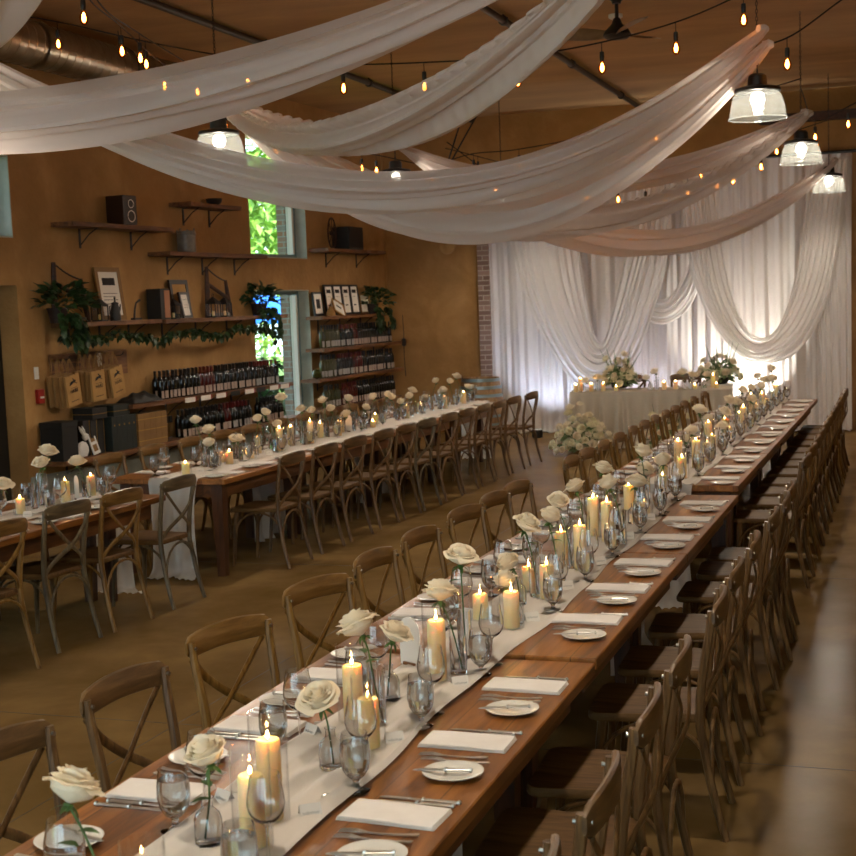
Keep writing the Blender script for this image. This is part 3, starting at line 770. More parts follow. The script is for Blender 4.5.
for i, (y, zt) in enumerate(l2c): candle((-5.29 if i == 0 else -5.38) + (.06 if i % 2 else -.06) * (i > 0), y - .06 * (i == 0), .7625 if y < 11.4 else .7615, zt, '%s from the gap along the far left runner' % nth(i), 'on the far left runner')
for i, (y, x, zt) in enumerate([(7.1, -5.5, .86), (7.67, -5.45, .86), (8.2, -5.46, .9), (8.5, -5.45, .9)]): candle(x, y, .7575, zt, ('first', 'second', 'third', 'last')[i] + ' from the picture edge on the near left runner', 'on the near left runner')

# ------------------------------------------------------------------ roses
def bloom_mesh(seed, openn=1.):
    rr = random.Random(seed); mb = MB(); a0 = rr.uniform(0, 6)
    LY = [(1, .003, .070, .002), (2, .007, .072, .003), (3, .012, .072, .004), (3, .017, .070, .005), (4, .0225, .067, .006), (4, .0285, .062, .008), (5, .034, .057, .009), (5, .038, .047, .014)]
    for li, (n, Rd, H, fl) in enumerate(LY):
        Rd = Rd * (.9 + .12 * openn); fl = fl * openn
        for k in range(n):
            ac = a0 + 2 * pi * k / n + rr.uniform(-.2, .2); wd = 2 * pi / n * (.86 if n > 2 else .75) ; h = H * rr.uniform(.86, 1.06); f2 = fl * rr.uniform(.7, 1.3); wv = rr.uniform(0, 6)
            def f(u, v):
                vv = v * 2 - 1; wf = min(1., .35 + 1.3 * u) * (1 - .25 * max(0, u - .7) / .3)
                ang = ac + vv * wd * wf
                r = .003 + Rd * sin(min(1, u * 2.1) * pi / 2) ** .9 * (1 - .12 * max(0, u - .6) * (1 if Rd < .03 else 0)) + f2 * max(0, (u - .62) / .38) ** 1.6 + .0012 * sin(vv * 5 + wv) * u
                r -= (.003 + .1 * Rd) * (1 - vv * vv) * 0 
                z = h * u ** .85 - .16 * h * vv * vv * u * u - (.5 * f2 * max(0, (u - .8) / .2) ** 2)
                return Vector((r * cos(ang), r * sin(ang), z))
            mb.grid(f, 7, 8)
        a0 += 1.0 + rr.uniform(0, .5)
    return mb
BL = [bloom_mesh(s, o).mesh('bloom', M['petal']) for s, o in ((1, .6), (2, 1.), (3, 1.3))]
BLC = [bloom_mesh(s, 1.2).mesh('bloom', M['petal2']) for s in (4, 5)]
def leaf_grid(mb, M4, L, W_, nu=4, nv=2, fold=.25, droop=.3):
    def f(u, v):
        vv = v * 2 - 1; w = W_ * (sin(min(1, u * .96 + .04) * pi) ** .75) * (1.15 - .5 * u)
        return M4 @ Vector((vv * w, L * u, -droop * L * u * u + fold * abs(vv) * w))
    return mb.grid(f, nu, nv)
cal = MB()
for k in range(5):
    Mx = Matrix.Rotation(k * 2 * pi / 5, 4, 'Z') @ Matrix.Translation((0, .006, -.002)) @ Matrix.Rotation(-.35, 4, 'X')
    leaf_grid(cal, Mx, .032, .006)
cal.lathe([(.003, -.014), (.008, -.008), (.011, .0), (.0005, .004)], 8)
CAL = cal.mesh('calyx', M['stem'])
def vase_mesh(kind):
    if kind == 0: p = [(.0005, .001), (.027, .001), (.029, .004), (.029, .125), (.0275, .125), (.0275, .014), (.0005, .012)]
    elif kind == 1: p = [(.0005, .001), (.03, .001), (.033, .005), (.033, .06), (.028, .075), (.014, .088), (.013, .108), (.016, .112), (.0145, .112), (.0118, .107), (.0125, .088), (.026, .074), (.031, .06), (.031, .012), (.0005, .010)]
    else: p = [(.0005, .001), (.022, .001), (.025, .006), (.025, .17), (.0235, .17), (.0235, .016), (.0005, .014)]
    return MB().lathe(p, 20)
VS = [single('bud_vase', vase_mesh(k), M['crystal'], 'x', 'vase') for k in range(3)]
VH = [.125, .11, .17]
def rose(x, y, z, zh, where, grp, lean=None, tilt=.35, size=1., dx=0, dy=0):
    k = 2 if zh - z > .29 else R.choice((0, 1))
    if zh - z < .16: k = 1
    dup(VS[k], (x, y, z), R.uniform(0, 6), 'small clear glass bud vase, ' + where, 'bud vases ' + grp)
    t = thing('white_rose', 'long-stemmed white rose in its vase, ' + where, 'rose', (x, y, z + .013), 0, 'roses ' + grp)
    a = R.uniform(0, 2 * pi) if lean is None else lean; ld = .05 + .12 * max(0, zh - z - .17)
    if dx or dy: hx, hy = dx, dy
    else: hx, hy = ld * cos(a), ld * sin(a)
    hz = zh - z - .035
    wr = .011 if k == 1 else .018
    top = VH[k] + .0; n = sqrt(hx * hx + hy * hy) + 1e-6
    P = [(-hx / n * wr * .8, -hy / n * wr * .8, .004), (hx / n * wr * .5, hy / n * wr * .5, top * .8), (hx * .55, hy * .55, .5 * (top + hz)), (hx, hy, hz)]
    part('stem', MB().tube(catmull(P, 10), .0026, 6), M['stem'], t)
    b_ = part('bloom', R.choice(BL), None, t, loc=(hx, hy, hz + .004), rot=(-tilt * hy / n + R.uniform(-.15, .15), tilt * hx / n + R.uniform(-.15, .15), R.uniform(0, 6)))
    s = size * R.uniform(.92, 1.12); b_.scale = (s, s, s)
    c = part('calyx', CAL, None, t, loc=(hx, hy, hz + .001), rot=b_.rotation_euler); 
    lf = MB()
    if hz > .17:
        for q in range(2):
            Mx = Matrix.Translation((hx * .8, hy * .8, hz - .05 - .03 * q)) @ Matrix.Rotation(R.uniform(0, 6), 4, 'Z') @ Matrix.Rotation(.3, 4, 'X'); leaf_grid(lf, Mx, .05, .013)
        part('leaf', lf, M['stem'], t)
# measured heads of the near centre row: (vase x, vase y, head dx, head dy, head z)
ab = [(-1.46, 2.25, -.09, .02, 1.09), (-1.57, 2.85, .01, .01, .975), (-1.5, 3.42, -.03, .02, .95), (-1.52, 3.82, -.03, -.02, 1.06), (-1.58, 4.08, .0, .02, .97), (-1.46, 4.42, -.06, .0, 1.03), (-1.5, 4.62, -.02, .04, 1.11), (-1.47, 5.15, -.03, 0, .93), (-1.55, 5.5, -.03, .02, .93), (-1.52, 5.66, -.05, .03, 1.06), (-1.5, 5.98, -.04, 0, 1.05), (-1.52, 6.28, -.06, .03, 1.07), (-1.55, 6.74, -.04, .02, 1.08), (-1.42, 6.98, -.06, .03, 1.06), (-1.58, 7.46, -.04, .02, 1.08), (-1.48, 7.62, .02, -.03, .99), (-1.53, 8.27, -.03, .02, 1.08), (-1.6, 8.36, .04, .0, .96), (-1.48, 8.44, .02, .03, 1.01)]
for i, (x, y, dx, dy, zh) in enumerate(ab): rose(x, y, ZR(y) + .004, zh, '%s from the front in the near centre row' % nth(i), 'in the near centre row', dx=dx or .01, dy=dy or .01, size=1.0)
cr = [(10.8, 1.12), (10.5, .99), (11.62, .92), (10.84, .9), (12.17, .99), (11.93, .95), (12.76, 1.05), (13.23, 1.03), (13.6, .97), (14.08, .96), (14.46, 1.02), (14.7, 1.04), (15.2, 1.0), (15.73, 1.05), (16.1, 1.06), (16.6, 1.12), (16.75, .98)]
for i, (y, zh) in enumerate(sorted(cr)): rose(-1.6 + (.07 if i % 2 else -.05), y, .7575, zh, '%s from the gap in the far centre row' % nth(i), 'in the far centre row', size=.98)
lr = [(10.18, 1.13), (10.28, 1.04), (10.12, .95), (10.59, .95), (10.71, .93), (11.0, 1.07), (11.27, 1.11), (11.45, .98), (11.87, 1.08), (11.75, 1.2), (12.32, 1.03), (12.71, 1.02), (13.08, .93), (13.38, .97), (12.55, 1.11), (13.23, 1.08), (13.81, 1.05), (14.07, 1.06), (14.38, .96), (14.62, .99), (14.94, .98), (15.19, .93), (15.28, 1.02), (15.67, 1.1), (15.82, .98), (16.46, 1.05), (16.4, .94), (16.9, .95), (16.98, 1.08), (17.08, .93)]
for i, (y, zh) in enumerate(sorted(lr)): rose(-5.4 + (.05, -.06, .0)[i % 3], y + .001 * i, .7625 if y < 11.4 else .7615, zh, '%s from the gap in the far left row' % nth(i), 'in the far left row', size=.98)
for i, (y, x, zh) in enumerate([(7.55, -5.55, .95), (7.9, -5.5, 1.05), (8.04, -5.55, 1.11), (8.42, -5.44, 1.0)]): rose(x, y, .7575, zh, '%s from the picture edge on the near left table' % nth(i), 'on the near left table', size=1.1)
# arched table-number card standing on the foreground table
t = thing('arched_card', 'tall arch-topped white card standing beside a candle on the foreground table', 'card', (-1.66, 4.5, .766), -.5)
def arch_pts(w, h, n=12): return [(-w, 0), (w, 0)] + [(w * cos(pi * k / n), h - w + w * sin(pi * k / n)) for k in range(n + 1)]
part('card', MB().prism(arch_pts(.05, .17), -.0015, .0015, Matrix.Rotation(pi / 2, 4, 'X')), M['paper'], t, False)
part('wooden_foot', MB().bbox(-.03, .03, -.012, -.002, 0, .012, .002).bbox(-.03, .03, .002, .012, 0, .012, .002), M['tableX'], t, False)
t2 = thing('arched_card', 'tall arch-topped white card standing on the near left table', 'card', (-5.45, 8.32, .7585), -.7)
for ch in kids(t):
    c = ch.copy(); COL.objects.link(c); c.parent = t2
t3 = thing('arched_card', 'tall arch-topped white card standing among roses on the far left tables', 'card', (-5.4, 13.12, .7625), -.5)
for ch in kids(t):
    c = ch.copy(); COL.objects.link(c); c.parent = t3

# ------------------------------------------------------------------ pendant lamps
def make_pendant():
    t = thing('pendant_lamp', 'x', 'pendant lamp')
    pr = [(.205, 0.), (.207, .006), (.2, .012), (.197, .03), (.187, .09), (.172, .15), (.15, .188), (.12, .205)]
    n = 64; vs = []; fs = []
    for (r, z) in pr:
        for k in range(n):
            a = 2 * pi * k / n; rr = r * (1 + (.012 if k % 2 and .01 < z < .2 else 0)); vs.append((rr * cos(a), rr * sin(a), z))
    for i in range(len(pr) - 1):
        for k in range(n): fs.append((i * n + k, i * n + (k + 1) % n, (i + 1) * n + (k + 1) % n, (i + 1) * n + k))
    part('ribbed_glass_shade', MB().add(vs, fs), M['prism'], t, label='ribbed clear glass shade')
    part('shade_rim', MB().lathe([(.203, -.002), (.21, .0), (.21, .008), (.203, .01), (.2, .004), (.203, -.002)], 48), M['prism'], t)
    part('cap', MB().lathe([(.15, .185), (.165, .192), (.16, .215), (.11, .228), (.07, .235), (.065, .30), (.05, .315), (.0005, .316)], 28), M['black'], t)
    part('hook', MB().tube([(0, .0 + .022 * cos(a * pi / 6), .337 + .022 * sin(a * pi / 6)) for a in range(13)], .004, 6), M['black'], t)
    part('lamp', MB().lathe([(.0005, .09), (.035, .1), (.05, .13), (.045, .165), (.03, .185), (.0005, .19)], 16), M['lampglow'], t)
    return t
pend = make_pendant()
chm = MB()
for k in range(42):
    z = .36 + k * .0262; ax = k % 2
    pts = [((.008 * cos(a) if ax else 0), (0 if ax else .008 * cos(a)), z + .017 * sin(a)) for a in [2 * pi * q / 8 for q in range(9)]]
    chm.tube(pts, .0028, 5)
CHM = chm.mesh('hanging_chain', M['iron'])
part('hanging_chain', CHM, None, pend)
PD = [(-1.1, 10.6, 3.23, 'largest of the lamps at upper right'), (-1.1, 14.55, 3.23, 'middle of the three lamps at upper right'), (-1.08, 18.7, 3.21, 'smallest of the three lamps at upper right'), (-5.3, 10.42, 3.22, 'under the white drape at upper left'), (-5.3, 14.5, 3.22, 'hidden behind the crossing drapes'), (-5.3, 18.6, 3.22, 'behind the drapes near the back wall'),
      (-1.1, 5.0, 3.24, 'above the picture over the centre row'), (-5.3, 6.4, 3.24, 'above the left picture edge'), (-1.1, 2.4, 3.24, 'above the foreground table'), (-5.3, 2.3, 3.24, 'left of the camera')]
for x, y, z, lb in PD:
    r = dup(pend, (x, y, z), 0, 'industrial pendant lamp with ribbed glass shade, ' + lb, 'pendant lamps')
    l = bpy.data.lights.new('pendant_light', 'SPOT'); l.energy = 72; l.spot_size = math.radians(168); l.spot_blend = .35; l.color = (1, .87, .7); l.shadow_soft_size = .09
    lo = bpy.data.objects.new('pendant_light', l); COL.objects.link(lo); lo.location = (x, y, z - .04)
    l = bpy.data.lights.new('pendant_side_light', 'POINT'); l.energy = 12; l.color = (1, .87, .7); l.shadow_soft_size = .05
    lo = bpy.data.objects.new('pendant_side_light', l); COL.objects.link(lo); lo.location = (x, y, z + .06)

# ------------------------------------------------------------------ string lights
BP = [('socket', MB().lathe([(.006, .035), (.016, .03), (.018, .0), (.016, -.03), (.014, -.035)], 12, close=True).mesh('socket', M['black'])),
      ('glass_envelope', MB().lathe([(.013, -.03), (.017, -.045), (.028, -.07), (.031, -.09), (.026, -.112), (.014, -.126), (.0005, -.13)], 14).mesh('glass_envelope', M['bulbglass'])),
      ('filament', MB().lathe([(.0005, -.045), (.008, -.055), (.013, -.075), (.014, -.09), (.008, -.108), (.0005, -.112)], 8).mesh('filament', M['bulb']))]
DW = MB().tube([(0, 0, .034), (0, 0, .1)], .003, 5).mesh('string_bulb', M['cord'])
def string(pts, label, bulbs, grp=None, ordn=None):
    P = catmull(pts, 60); t = thing('string_light', label, 'string lights', P[0])
    part('light_cord', MB().tube([p - P[0] for p in P], .006, 5), M['cord'], t)
    for i, u in enumerate(bulbs):
        k = u * 60; a = P[int(k)]; b_ = P[min(int(k) + 1, 60)]; p = a.lerp(b_, k - int(k)) - P[0]
        d = part('string_bulb', DW, None, t, loc=(p.x, p.y, p.z - .1))
        for n_, m_ in BP: part(n_, m_, None, d)
def even(n, a=.04, b=.96): return [a + (b - a) * k / (n - 1) for k in range(n)]
def pb(pts, px): # params so that bulbs sit at given x (monotone x)
    P = catmull(pts, 60); out = []
    for x in px:
        k = min(range(61), key=lambda q: abs(P[q].x - x)); out.append(k / 60)
    return out
SA = [(-7.9, 10.5, 4.7), (-6.83, 10.5, 4.46), (-5.92, 10.5, 4.2), (-5.06, 10.5, 3.99), (-4.28, 10.5, 3.88), (-3.54, 10.5, 3.83), (-2.84, 10.5, 3.81), (-2.23, 10.5, 3.85), (-1.63, 10.5, 3.95), (-1.1, 10.5, 4.12)]
string(SA, 'black string of glowing bulbs swooping across the top of the picture', pb(SA, [-6.83, -5.92, -5.06, -4.28, -3.54, -2.84, -2.23, -1.63, -1.14]), 'bulbs on the near cord', 'from the left on the cord across the top')
SB = [(-4.95, 7.4, 4.6), (-5.15, 8.29, 4.12), (-5.51, 9.36, 4.1), (-5.99, 10.83, 4.08), (-6.3, 12.6, 3.95), (-6.5, 15, 3.74), (-6.75, 16.5, 3.9)]
string(SB, 'black string of glowing bulbs running back over the left tables', [.167, .333, .5, .66, .83], 'bulbs over the left tables', 'from the front over the left tables')
SC = [(-4.95, 7.4, 4.62), (-5.25, 8.6, 4.14), (-5.54, 9.67, 4.1), (-5.91, 11.26, 4.08), (-6.4, 13, 3.95), (-6.9, 16, 3.86)]
string(SC, 'second string of bulbs branching back towards the window', [.4, .6, .9], 'bulbs over the window side', 'from the front on the cord towards the window')
SD = [(-1.1, 10.55, 3.72), (-.84, 10.6, 3.8), (-.42, 10.6, 4.06), (.4, 10.6, 4.5)]
string(SD, 'string of bulbs rising from the largest right lamp to the right edge', [.28, .8], 'bulbs at the right edge', 'on the cord rising to the right edge')
SE = [(-7.2, 16, 3.95), (-6.19, 16, 3.8), (-5.46, 16, 3.63), (-4.89, 16, 3.71), (-4.38, 16, 3.72), (-3.6, 16, 3.8), (-2.79, 16, 3.9), (-1.1, 14.6, 4.05)]
string(SE, 'string of bulbs crossing in front of the ochre back wall', [.13, .16, .3, .36, .43, .58, .7, .86], 'bulbs before the back wall', 'from the left on the cord before the back wall')
SF = [(-5.3, 16.3, 3.9), (-4.74, 16.3, 3.5), (-4.09, 16.3, 3.36), (-3.46, 16.3, 3.32), (-2.95, 16.3, 3.25), (-2.49, 16.3, 3.31), (-2.04, 16.3, 3.4), (-1.61, 16.3, 3.58), (-1.1, 15.9, 3.85)]
string(SF, 'low string of bulbs glimmering behind the crossing drapes', [.13, .27, .34, .42, .5, .56, .63, .72, .77, .86], 'bulbs behind the drapes', 'from the left on the low cord behind the drapes')
SG = [(-1.1, 14.6, 3.95), (-1.06, 16, 3.8), (-.71, 16, 3.92), (.3, 16, 4.4)]
string(SG, 'string of bulbs rising right of the middle right lamp', [.33, .66], 'bulbs right of the middle lamp', 'on the cord right of the middle lamp')
SH = [(-6.4, 19.6, 4.2), (-4.8, 19.6, 3.75), (-3.2, 19.6, 3.7), (-1.1, 18.8, 4.1)]
string(SH, 'farthest string of bulbs in front of the voile backdrop', even(6, .1, .9), 'bulbs before the backdrop', 'from the left on the farthest cord')
# v-shaped hangers below the ceiling pipe
single('chain_hanger', MB().tube([(-6.32, 20.2, ZC - .08), (-6.1, 18.6, 3.75)], .012, 5).tube([(-6.1, 20.2, ZC - .08), (-6.1, 18.6, 3.75)], .012, 5), M['iron'], 'dark v-shaped chain hanger before the back wall', 'chain')

# ceiling fan
f = thing('ceiling_fan', 'ceiling fan with three pale blades above the centre', 'fan', (-2.62, 13.2, 0))
part('canopy', MB().lathe([(.09, ZC), (.085, ZC - .05), (.045, ZC - .1), (.04, ZC - .12)], 20, close=True), M['black'], f)
part('rod', MB().tube([(0, 0, ZC - .1), (0, 0, ZC - .3)], .018, 8), M['black'], f)
part('motor', MB().lathe([(.03, ZC - .25), (.05, ZC - .3), (.11, ZC - .36), (.13, ZC - .4), (.1, ZC - .43), (.0005, ZC - .44)], 24), M['iron'], f)
for k in range(3):
    a = k * 2 * pi / 3 + 3.2
    def bl(u, v):
        r = .1 + .52 * u; w = (.05 + .05 * sin(u * pi)) * (v * 2 - 1); z = ZC - .38 + .02 * sin(u * 2) + w * .45 * (1 - .5 * u)
        return Vector((r * cos(a) - w * sin(a), r * sin(a) + w * cos(a), z))
    def bl2(u, v): return bl(u, 1 - v) + Vector((0, 0, -.008))
    part('blade', MB().grid(bl, 14, 6).grid(bl2, 14, 6), M['duct'], f)
single('smoke_detector', MB().lathe([(.07, ZC), (.07, ZC - .03), (.05, ZC - .045), (.0005, ZC - .047)], 20), M['white'], 'round white smoke detector on the ceiling beside the fan', 'smoke detector', (-2.85, 14.3, 0))

# ------------------------------------------------------------------ ceiling drapes
def drape(label, P, Q, sag, h, w, seed, mat='drape', ruffle=0., g0=.14, g1=.14, kf=3, shift=0.):
    P, Q = Vector(P), Vector(Q); d = (Q - P); N = Vector((d.y, -d.x, 0)).normalized(); rr = random.Random(seed)
    ph = [rr.uniform(0, 6) for _ in range(6)]
    def f(u, v):
        g = g0 + (g1 - g0) * u + (1 - max(g0, g1)) * sin(pi * u) ** .62
        c = P.lerp(Q, u); c = Vector((c.x, c.y, c.z - sag * 4 * u * (1 - u) + shift * sin(2 * pi * u)))
        a = pi * (v * 1.12 - .06)
        # folds run along the length
        fo = (.035 * sin(v * 6 * kf + ph[0] + 1.4 * sin(u * 4 + ph[1])) + .022 * sin(v * 13 * kf + ph[2] + 2 * sin(u * 3 + ph[3])) + .03 * sin(v * 2.3 * kf + u * 5 + ph[4])) * (.35 + g) 
        ox = w / 2 * g * cos(a) * (1 + .15 * sin(u * 6 + ph[5])) 
        oz = h * g * (.5 - sin(a))
        rn = ruffle * .02 * sin(u * 260) * (1 if v < .08 or v > .92 else .15)
        nx, nz = cos(a), -sin(a)
        return c + N * (ox + nx * fo + rn) + Vector((0, 0, oz + nz * fo * .8 + rn * .4))
    nu = 150 if not ruffle else 520
    t = thing('ceiling_drape', label, 'drape', P, 0, 'white ceiling drapes')
    mb = MB().grid(lambda u, v: f(u, v) - P, nu, 44)
    part('fabric', mb, M[mat], t)
    kn = MB()
    for c_, sg in ((P, 1), (Q, -1)):
        c0 = c_ - P; dd_ = d.normalized() * sg
        kn.tube([c0 - dd_ * .03, c0, c0 + dd_ * .05], [.02, .035, .03], 8)
    part('tie', kn, M['napkin'], t)
    return t
A0, A1, A2, A3 = (-1.1, 6.5, 3.75), (-1.08, 10.55, 3.78), (-1.05, 14.55, 3.72), (-1.0, 18.75, 3.6)
L0, L1, L2, L3 = (-5.3, 6.4, 3.72), (-5.3, 10.42, 3.72), (-5.3, 14.5, 3.72), (-5.3, 18.6, 3.7)
def ofs(p, dx=0, dy=0, dz=0): return (p[0] + dx, p[1] + dy, p[2] + dz)
drape('broad sheer white drape nearest the camera, crossing the top left', A0, (-7.95, 6.3, 3.75), .74, .17, .5, 1, 'drape')
drape('ruffle-edged white drape falling from the top centre to the left lamp', ofs(A0, .02, .06), L1, .68, .18, .42, 2, 'drape2', 1.)
drape('long narrow white drape sweeping from the largest right lamp to the far left edge', ofs(A1, .04, -.03, .06), ofs(L0, 0, .1), 1.08, .17, .36, 3, 'drape2')
drape('white drape hanging lowest in the middle from the largest right lamp', ofs(A1, .07, .03, -.04), L1, 1.12, .28, .5, 4, 'drape2', 0)
drape('upper white drape from the middle right lamp across the back', A2, L2, .58, .17, .45, 5, 'drape')
drape('lower white drape from the middle right lamp dipping to the centre', ofs(A2, .04, -.04, -.02), ofs(L1, .02, .06), 1.05, .2, .4, 6, 'drape2', .8)
drape('white drape from the smallest right lamp towards the middle left', A3, ofs(L2, 0, .05), 1.05, .2, .45, 7, 'drape2')
drape('farthest white drape hanging just before the backdrop', ofs(A3, 0, .04), L3, .98, .24, .5, 8, 'drape', 0)
drape('white drape end rising at the top left corner of the picture', ofs((-1.1, 2.4, 3.75)), ofs(L0, 0, -.06), .62, .3, .5, 9, 'drape')

# ------------------------------------------------------------------ backdrop
bd = thing('voile_backdrop', 'tall pleated white voile backdrop on the back wall', 'backdrop', (-3.5, 20.72, 0))
rr = random.Random(5); phs = [rr.uniform(0, 6) for _ in range(8)]
def bdf(u, v):
    x = -6.17 + u * 5.26; 
    y = 20.8 + .022 * sin(x * 31 + 1.5 * sin(x * 3.7 + phs[0])) + .011 * sin(x * 67 + phs[1] + 2 * sin(x * 5)) + .02 * sin(x * 11 + phs[2])
    y += .01 * sin(x * 40 + v * 2) * (1 - v)
    z = .02 + v * 3.86
    if v < .04: y -= .03 * (1 - v / .04) * (1 + sin(x * 25)); z = .015 + .01 * sin(x * 30)
    return Vector((x + .02 * sin(v * 3 + x * 2) + 3.5, y - 20.72, z))
part('pleated_panel', MB().grid(bdf, 620, 24), M['backdrop'], bd)
part('hanging_pipe', MB().tube([(-2.7, 0, 3.88), (2.7, 0, 3.88)], .022, 10), M['black'], bd)
part('post', MB().tube([(-2.4, .13, 0), (-2.4, .13, 3.88)], .02, 8), M['black'], bd)
part('post', MB().tube([(2.4, .13, 0), (2.4, .13, 3.88)], .02, 8), M['black'], bd)
def swag(label, outer, inner, y, seed, folds=6, bulge=.12):
    O_ = catmull([(a, 0, b_) for a, b_ in outer], 70); I_ = catmull([(a, 0, b_) for a, b_ in inner], 70); rr = random.Random(seed); p = [rr.uniform(0, 6) for _ in range(4)]
    def f(u, v):
        a, b_ = O_[int(round(u * 70))], I_[int(round(u * 70))]; vv = v + .03 * sin(v * 9 + u * 3 + p[2])
        q = a.lerp(b_, v); e = sin(pi * u) ** .5
        yy = y - bulge * e * sin(pi * min(1, v + .15)) - (.02 * sin(vv * folds * 6.28 + p[0] + 1.2 * sin(u * 5)) + .008 * sin(vv * folds * 14 + p[1])) * (.3 + e)
        return Vector((q.x, yy, q.z))
    t = thing('backdrop_swag', label, 'swag', (0, 0, 0), 0, 'white swags on the backdrop')
    part('fabric', MB().grid(f, 70, 90), M['swag'], t)
swag('broad white swag on the left half of the backdrop, dipping behind the head table', [(-5.78, 3.8), (-5.72, 2.95), (-5.51, 2.01), (-5.15, 1.25), (-4.75, .72), (-4.3, .66), (-3.9, 1.12), (-3.62, 1.8), (-3.42, 2.5), (-3.3, 3.6)],
     [(-4.75, 3.8), (-4.72, 3.0), (-4.66, 2.3), (-4.58, 1.75), (-4.48, 1.42), (-4.36, 1.42), (-4.24, 1.8), (-4.1, 2.3), (-3.95, 2.9), (-3.85, 3.6)], 20.54, 1, 7, .1)
swag('small white swag in the middle of the backdrop', [(-4.05, 2.9), (-3.98, 2.1), (-3.8, 1.7), (-3.5, 1.58), (-3.2, 1.74), (-3.02, 2.05), (-2.96, 2.5), (-2.95, 3.2)], [(-3.8, 2.9), (-3.76, 2.2), (-3.65, 2.0), (-3.5, 1.95), (-3.34, 2.08), (-3.2, 2.3), (-3.1, 2.6), (-3.05, 3.2)], 20.66, 2, 4, .03)
swag('largest white swag sweeping down the right half of the backdrop', [(-3.2, 3.6), (-3.1, 2.5), (-2.96, 1.96), (-2.73, 1.5), (-2.41, 1.1), (-2.08, .98), (-1.62, 1.15), (-1.27, 1.68), (-1.08, 2.4), (-.93, 3.75)], [(-2.72, 3.6), (-2.62, 2.6), (-2.49, 1.95), (-2.3, 1.5), (-2.1, 1.36), (-1.88, 1.5), (-1.7, 1.95), (-1.58, 2.5), (-1.5, 3.1), (-1.42, 3.75)], 20.42, 3, 7, .1)
swag('white fabric panel gathered at the right end of the backdrop', [(-1.5, 3.8), (-1.46, 3.0), (-1.38, 2.0), (-1.32, 1.0), (-1.3, .05)], [(-.92, 3.8), (-.9, 3.0), (-.9, 2.0), (-.9, 1.0), (-.9, .05)], 20.58, 4, 4, .03)

# ------------------------------------------------------------------ head table
HT = thing('head_table', 'long head table under a pleated cream cloth before the backdrop', 'table', (-3.42, 18.98, 0), .16)
part('board', MB().bbox(-1.04, 1.04, -.37, .37, .725, .75, .004), M['table'], HT, False)
for sx in (-1, 1):
    for sy in (-1, 1): part('leg', MB().tube([(sx * .95, sy * .3, 0), (sx * .95, sy * .3, .725)], .02, 8), M['iron'], HT)
def clothf(u, v):
    # perimeter skirt
    per = [(-1.06, -.39), (1.06, -.39), (1.06, .39), (-1.06, .39), (-1.06, -.39)]; Ls = [2.12, .78, 2.12, .78]; tot = sum(Ls); s = u * tot; i = 0
    while i < 3 and s > Ls[i]: s -= Ls[i]; i += 1
    a, b_ = Vector(per[i] + (0,)), Vector(per[i + 1] + (0,)); p = a.lerp(b_, min(1, s / Ls[i])); nrm = Vector(((b_ - a).y, -(b_ - a).x, 0)).normalized()
    am = min(1, v * 2.5) * (.032 * sin(u * tot * 44 + sin(u * 40)) + .012 * sin(u * tot * 61))
    p = p + nrm * (am + .02 * v); return Vector((p.x, p.y, .756 - v * .745))
tc = MB().grid(clothf, 420, 14); tc.grid(lambda u, v: Vector((-1.062 + 2.124 * u, -.392 + .784 * v, .757 + .002 * sin(u * 20) * sin(v * 5))), 24, 8)
single('tablecloth', tc, M['tcloth'], 'floor-length cream cloth pleated over the head table', 'tablecloth', (-3.42, 18.98, 0), .16)
def ht(x, y): a = .16; return (-3.42 + x * cos(a) - y * sin(a), 18.98 + x * sin(a) + y * cos(a))
for i, (x, y, zt) in enumerate([(-.93, -.1, .94), (-.78, -.2, .87), (-.98, -.28, .87), (-.62, -.2, .86), (-.45, -.25, .82), (.18, -.22, .86), (.33, -.2, .86), (.58, -.25, .82), (.82, -.05, .94), (.86, -.22, .82)]):
    p = ht(x, y); candle(p[0], p[1], .7605, zt, '%s from the left on the head table' % nth(i), 'on the head table', False)
for i, (x, y, zh) in enumerate([(-.7, -.12, .93), (-.88, -.25, .9), (.0, -.2, .91), (.08, -.12, .99), (.45, -.1, .96), (.52, -.2, .93), (.7, -.15, .93)]):
    p = ht(x, y); rose(p[0], p[1], .7605, zh, '%s from the left on the head table' % nth(i), 'on the head table', size=1.15)
for i, (x, y) in enumerate([(-.35, .0), (.35, .02)]):
    p = ht(x, y); dup(plate, (p[0], p[1], .7605), 0, '%s white plate on the head table' % ('left' if i == 0 else 'right'), 'head table plates')
    p = ht(x + .2, y + .05); dup(wine, (p[0], p[1], .7605), 0, '%s wine glass on the head table' % ('left' if i == 0 else 'right'), 'head table glasses')
for i, (x, y) in enumerate([(-3.86, 19.78), (-3.1, 19.9)]):
    o = dup(chA, (x, y, 0), pi + .12, 'dark cross-back chair behind the head table, %s of the two' % ('left' if i == 0 else 'right'), 'chairs behind the head table')
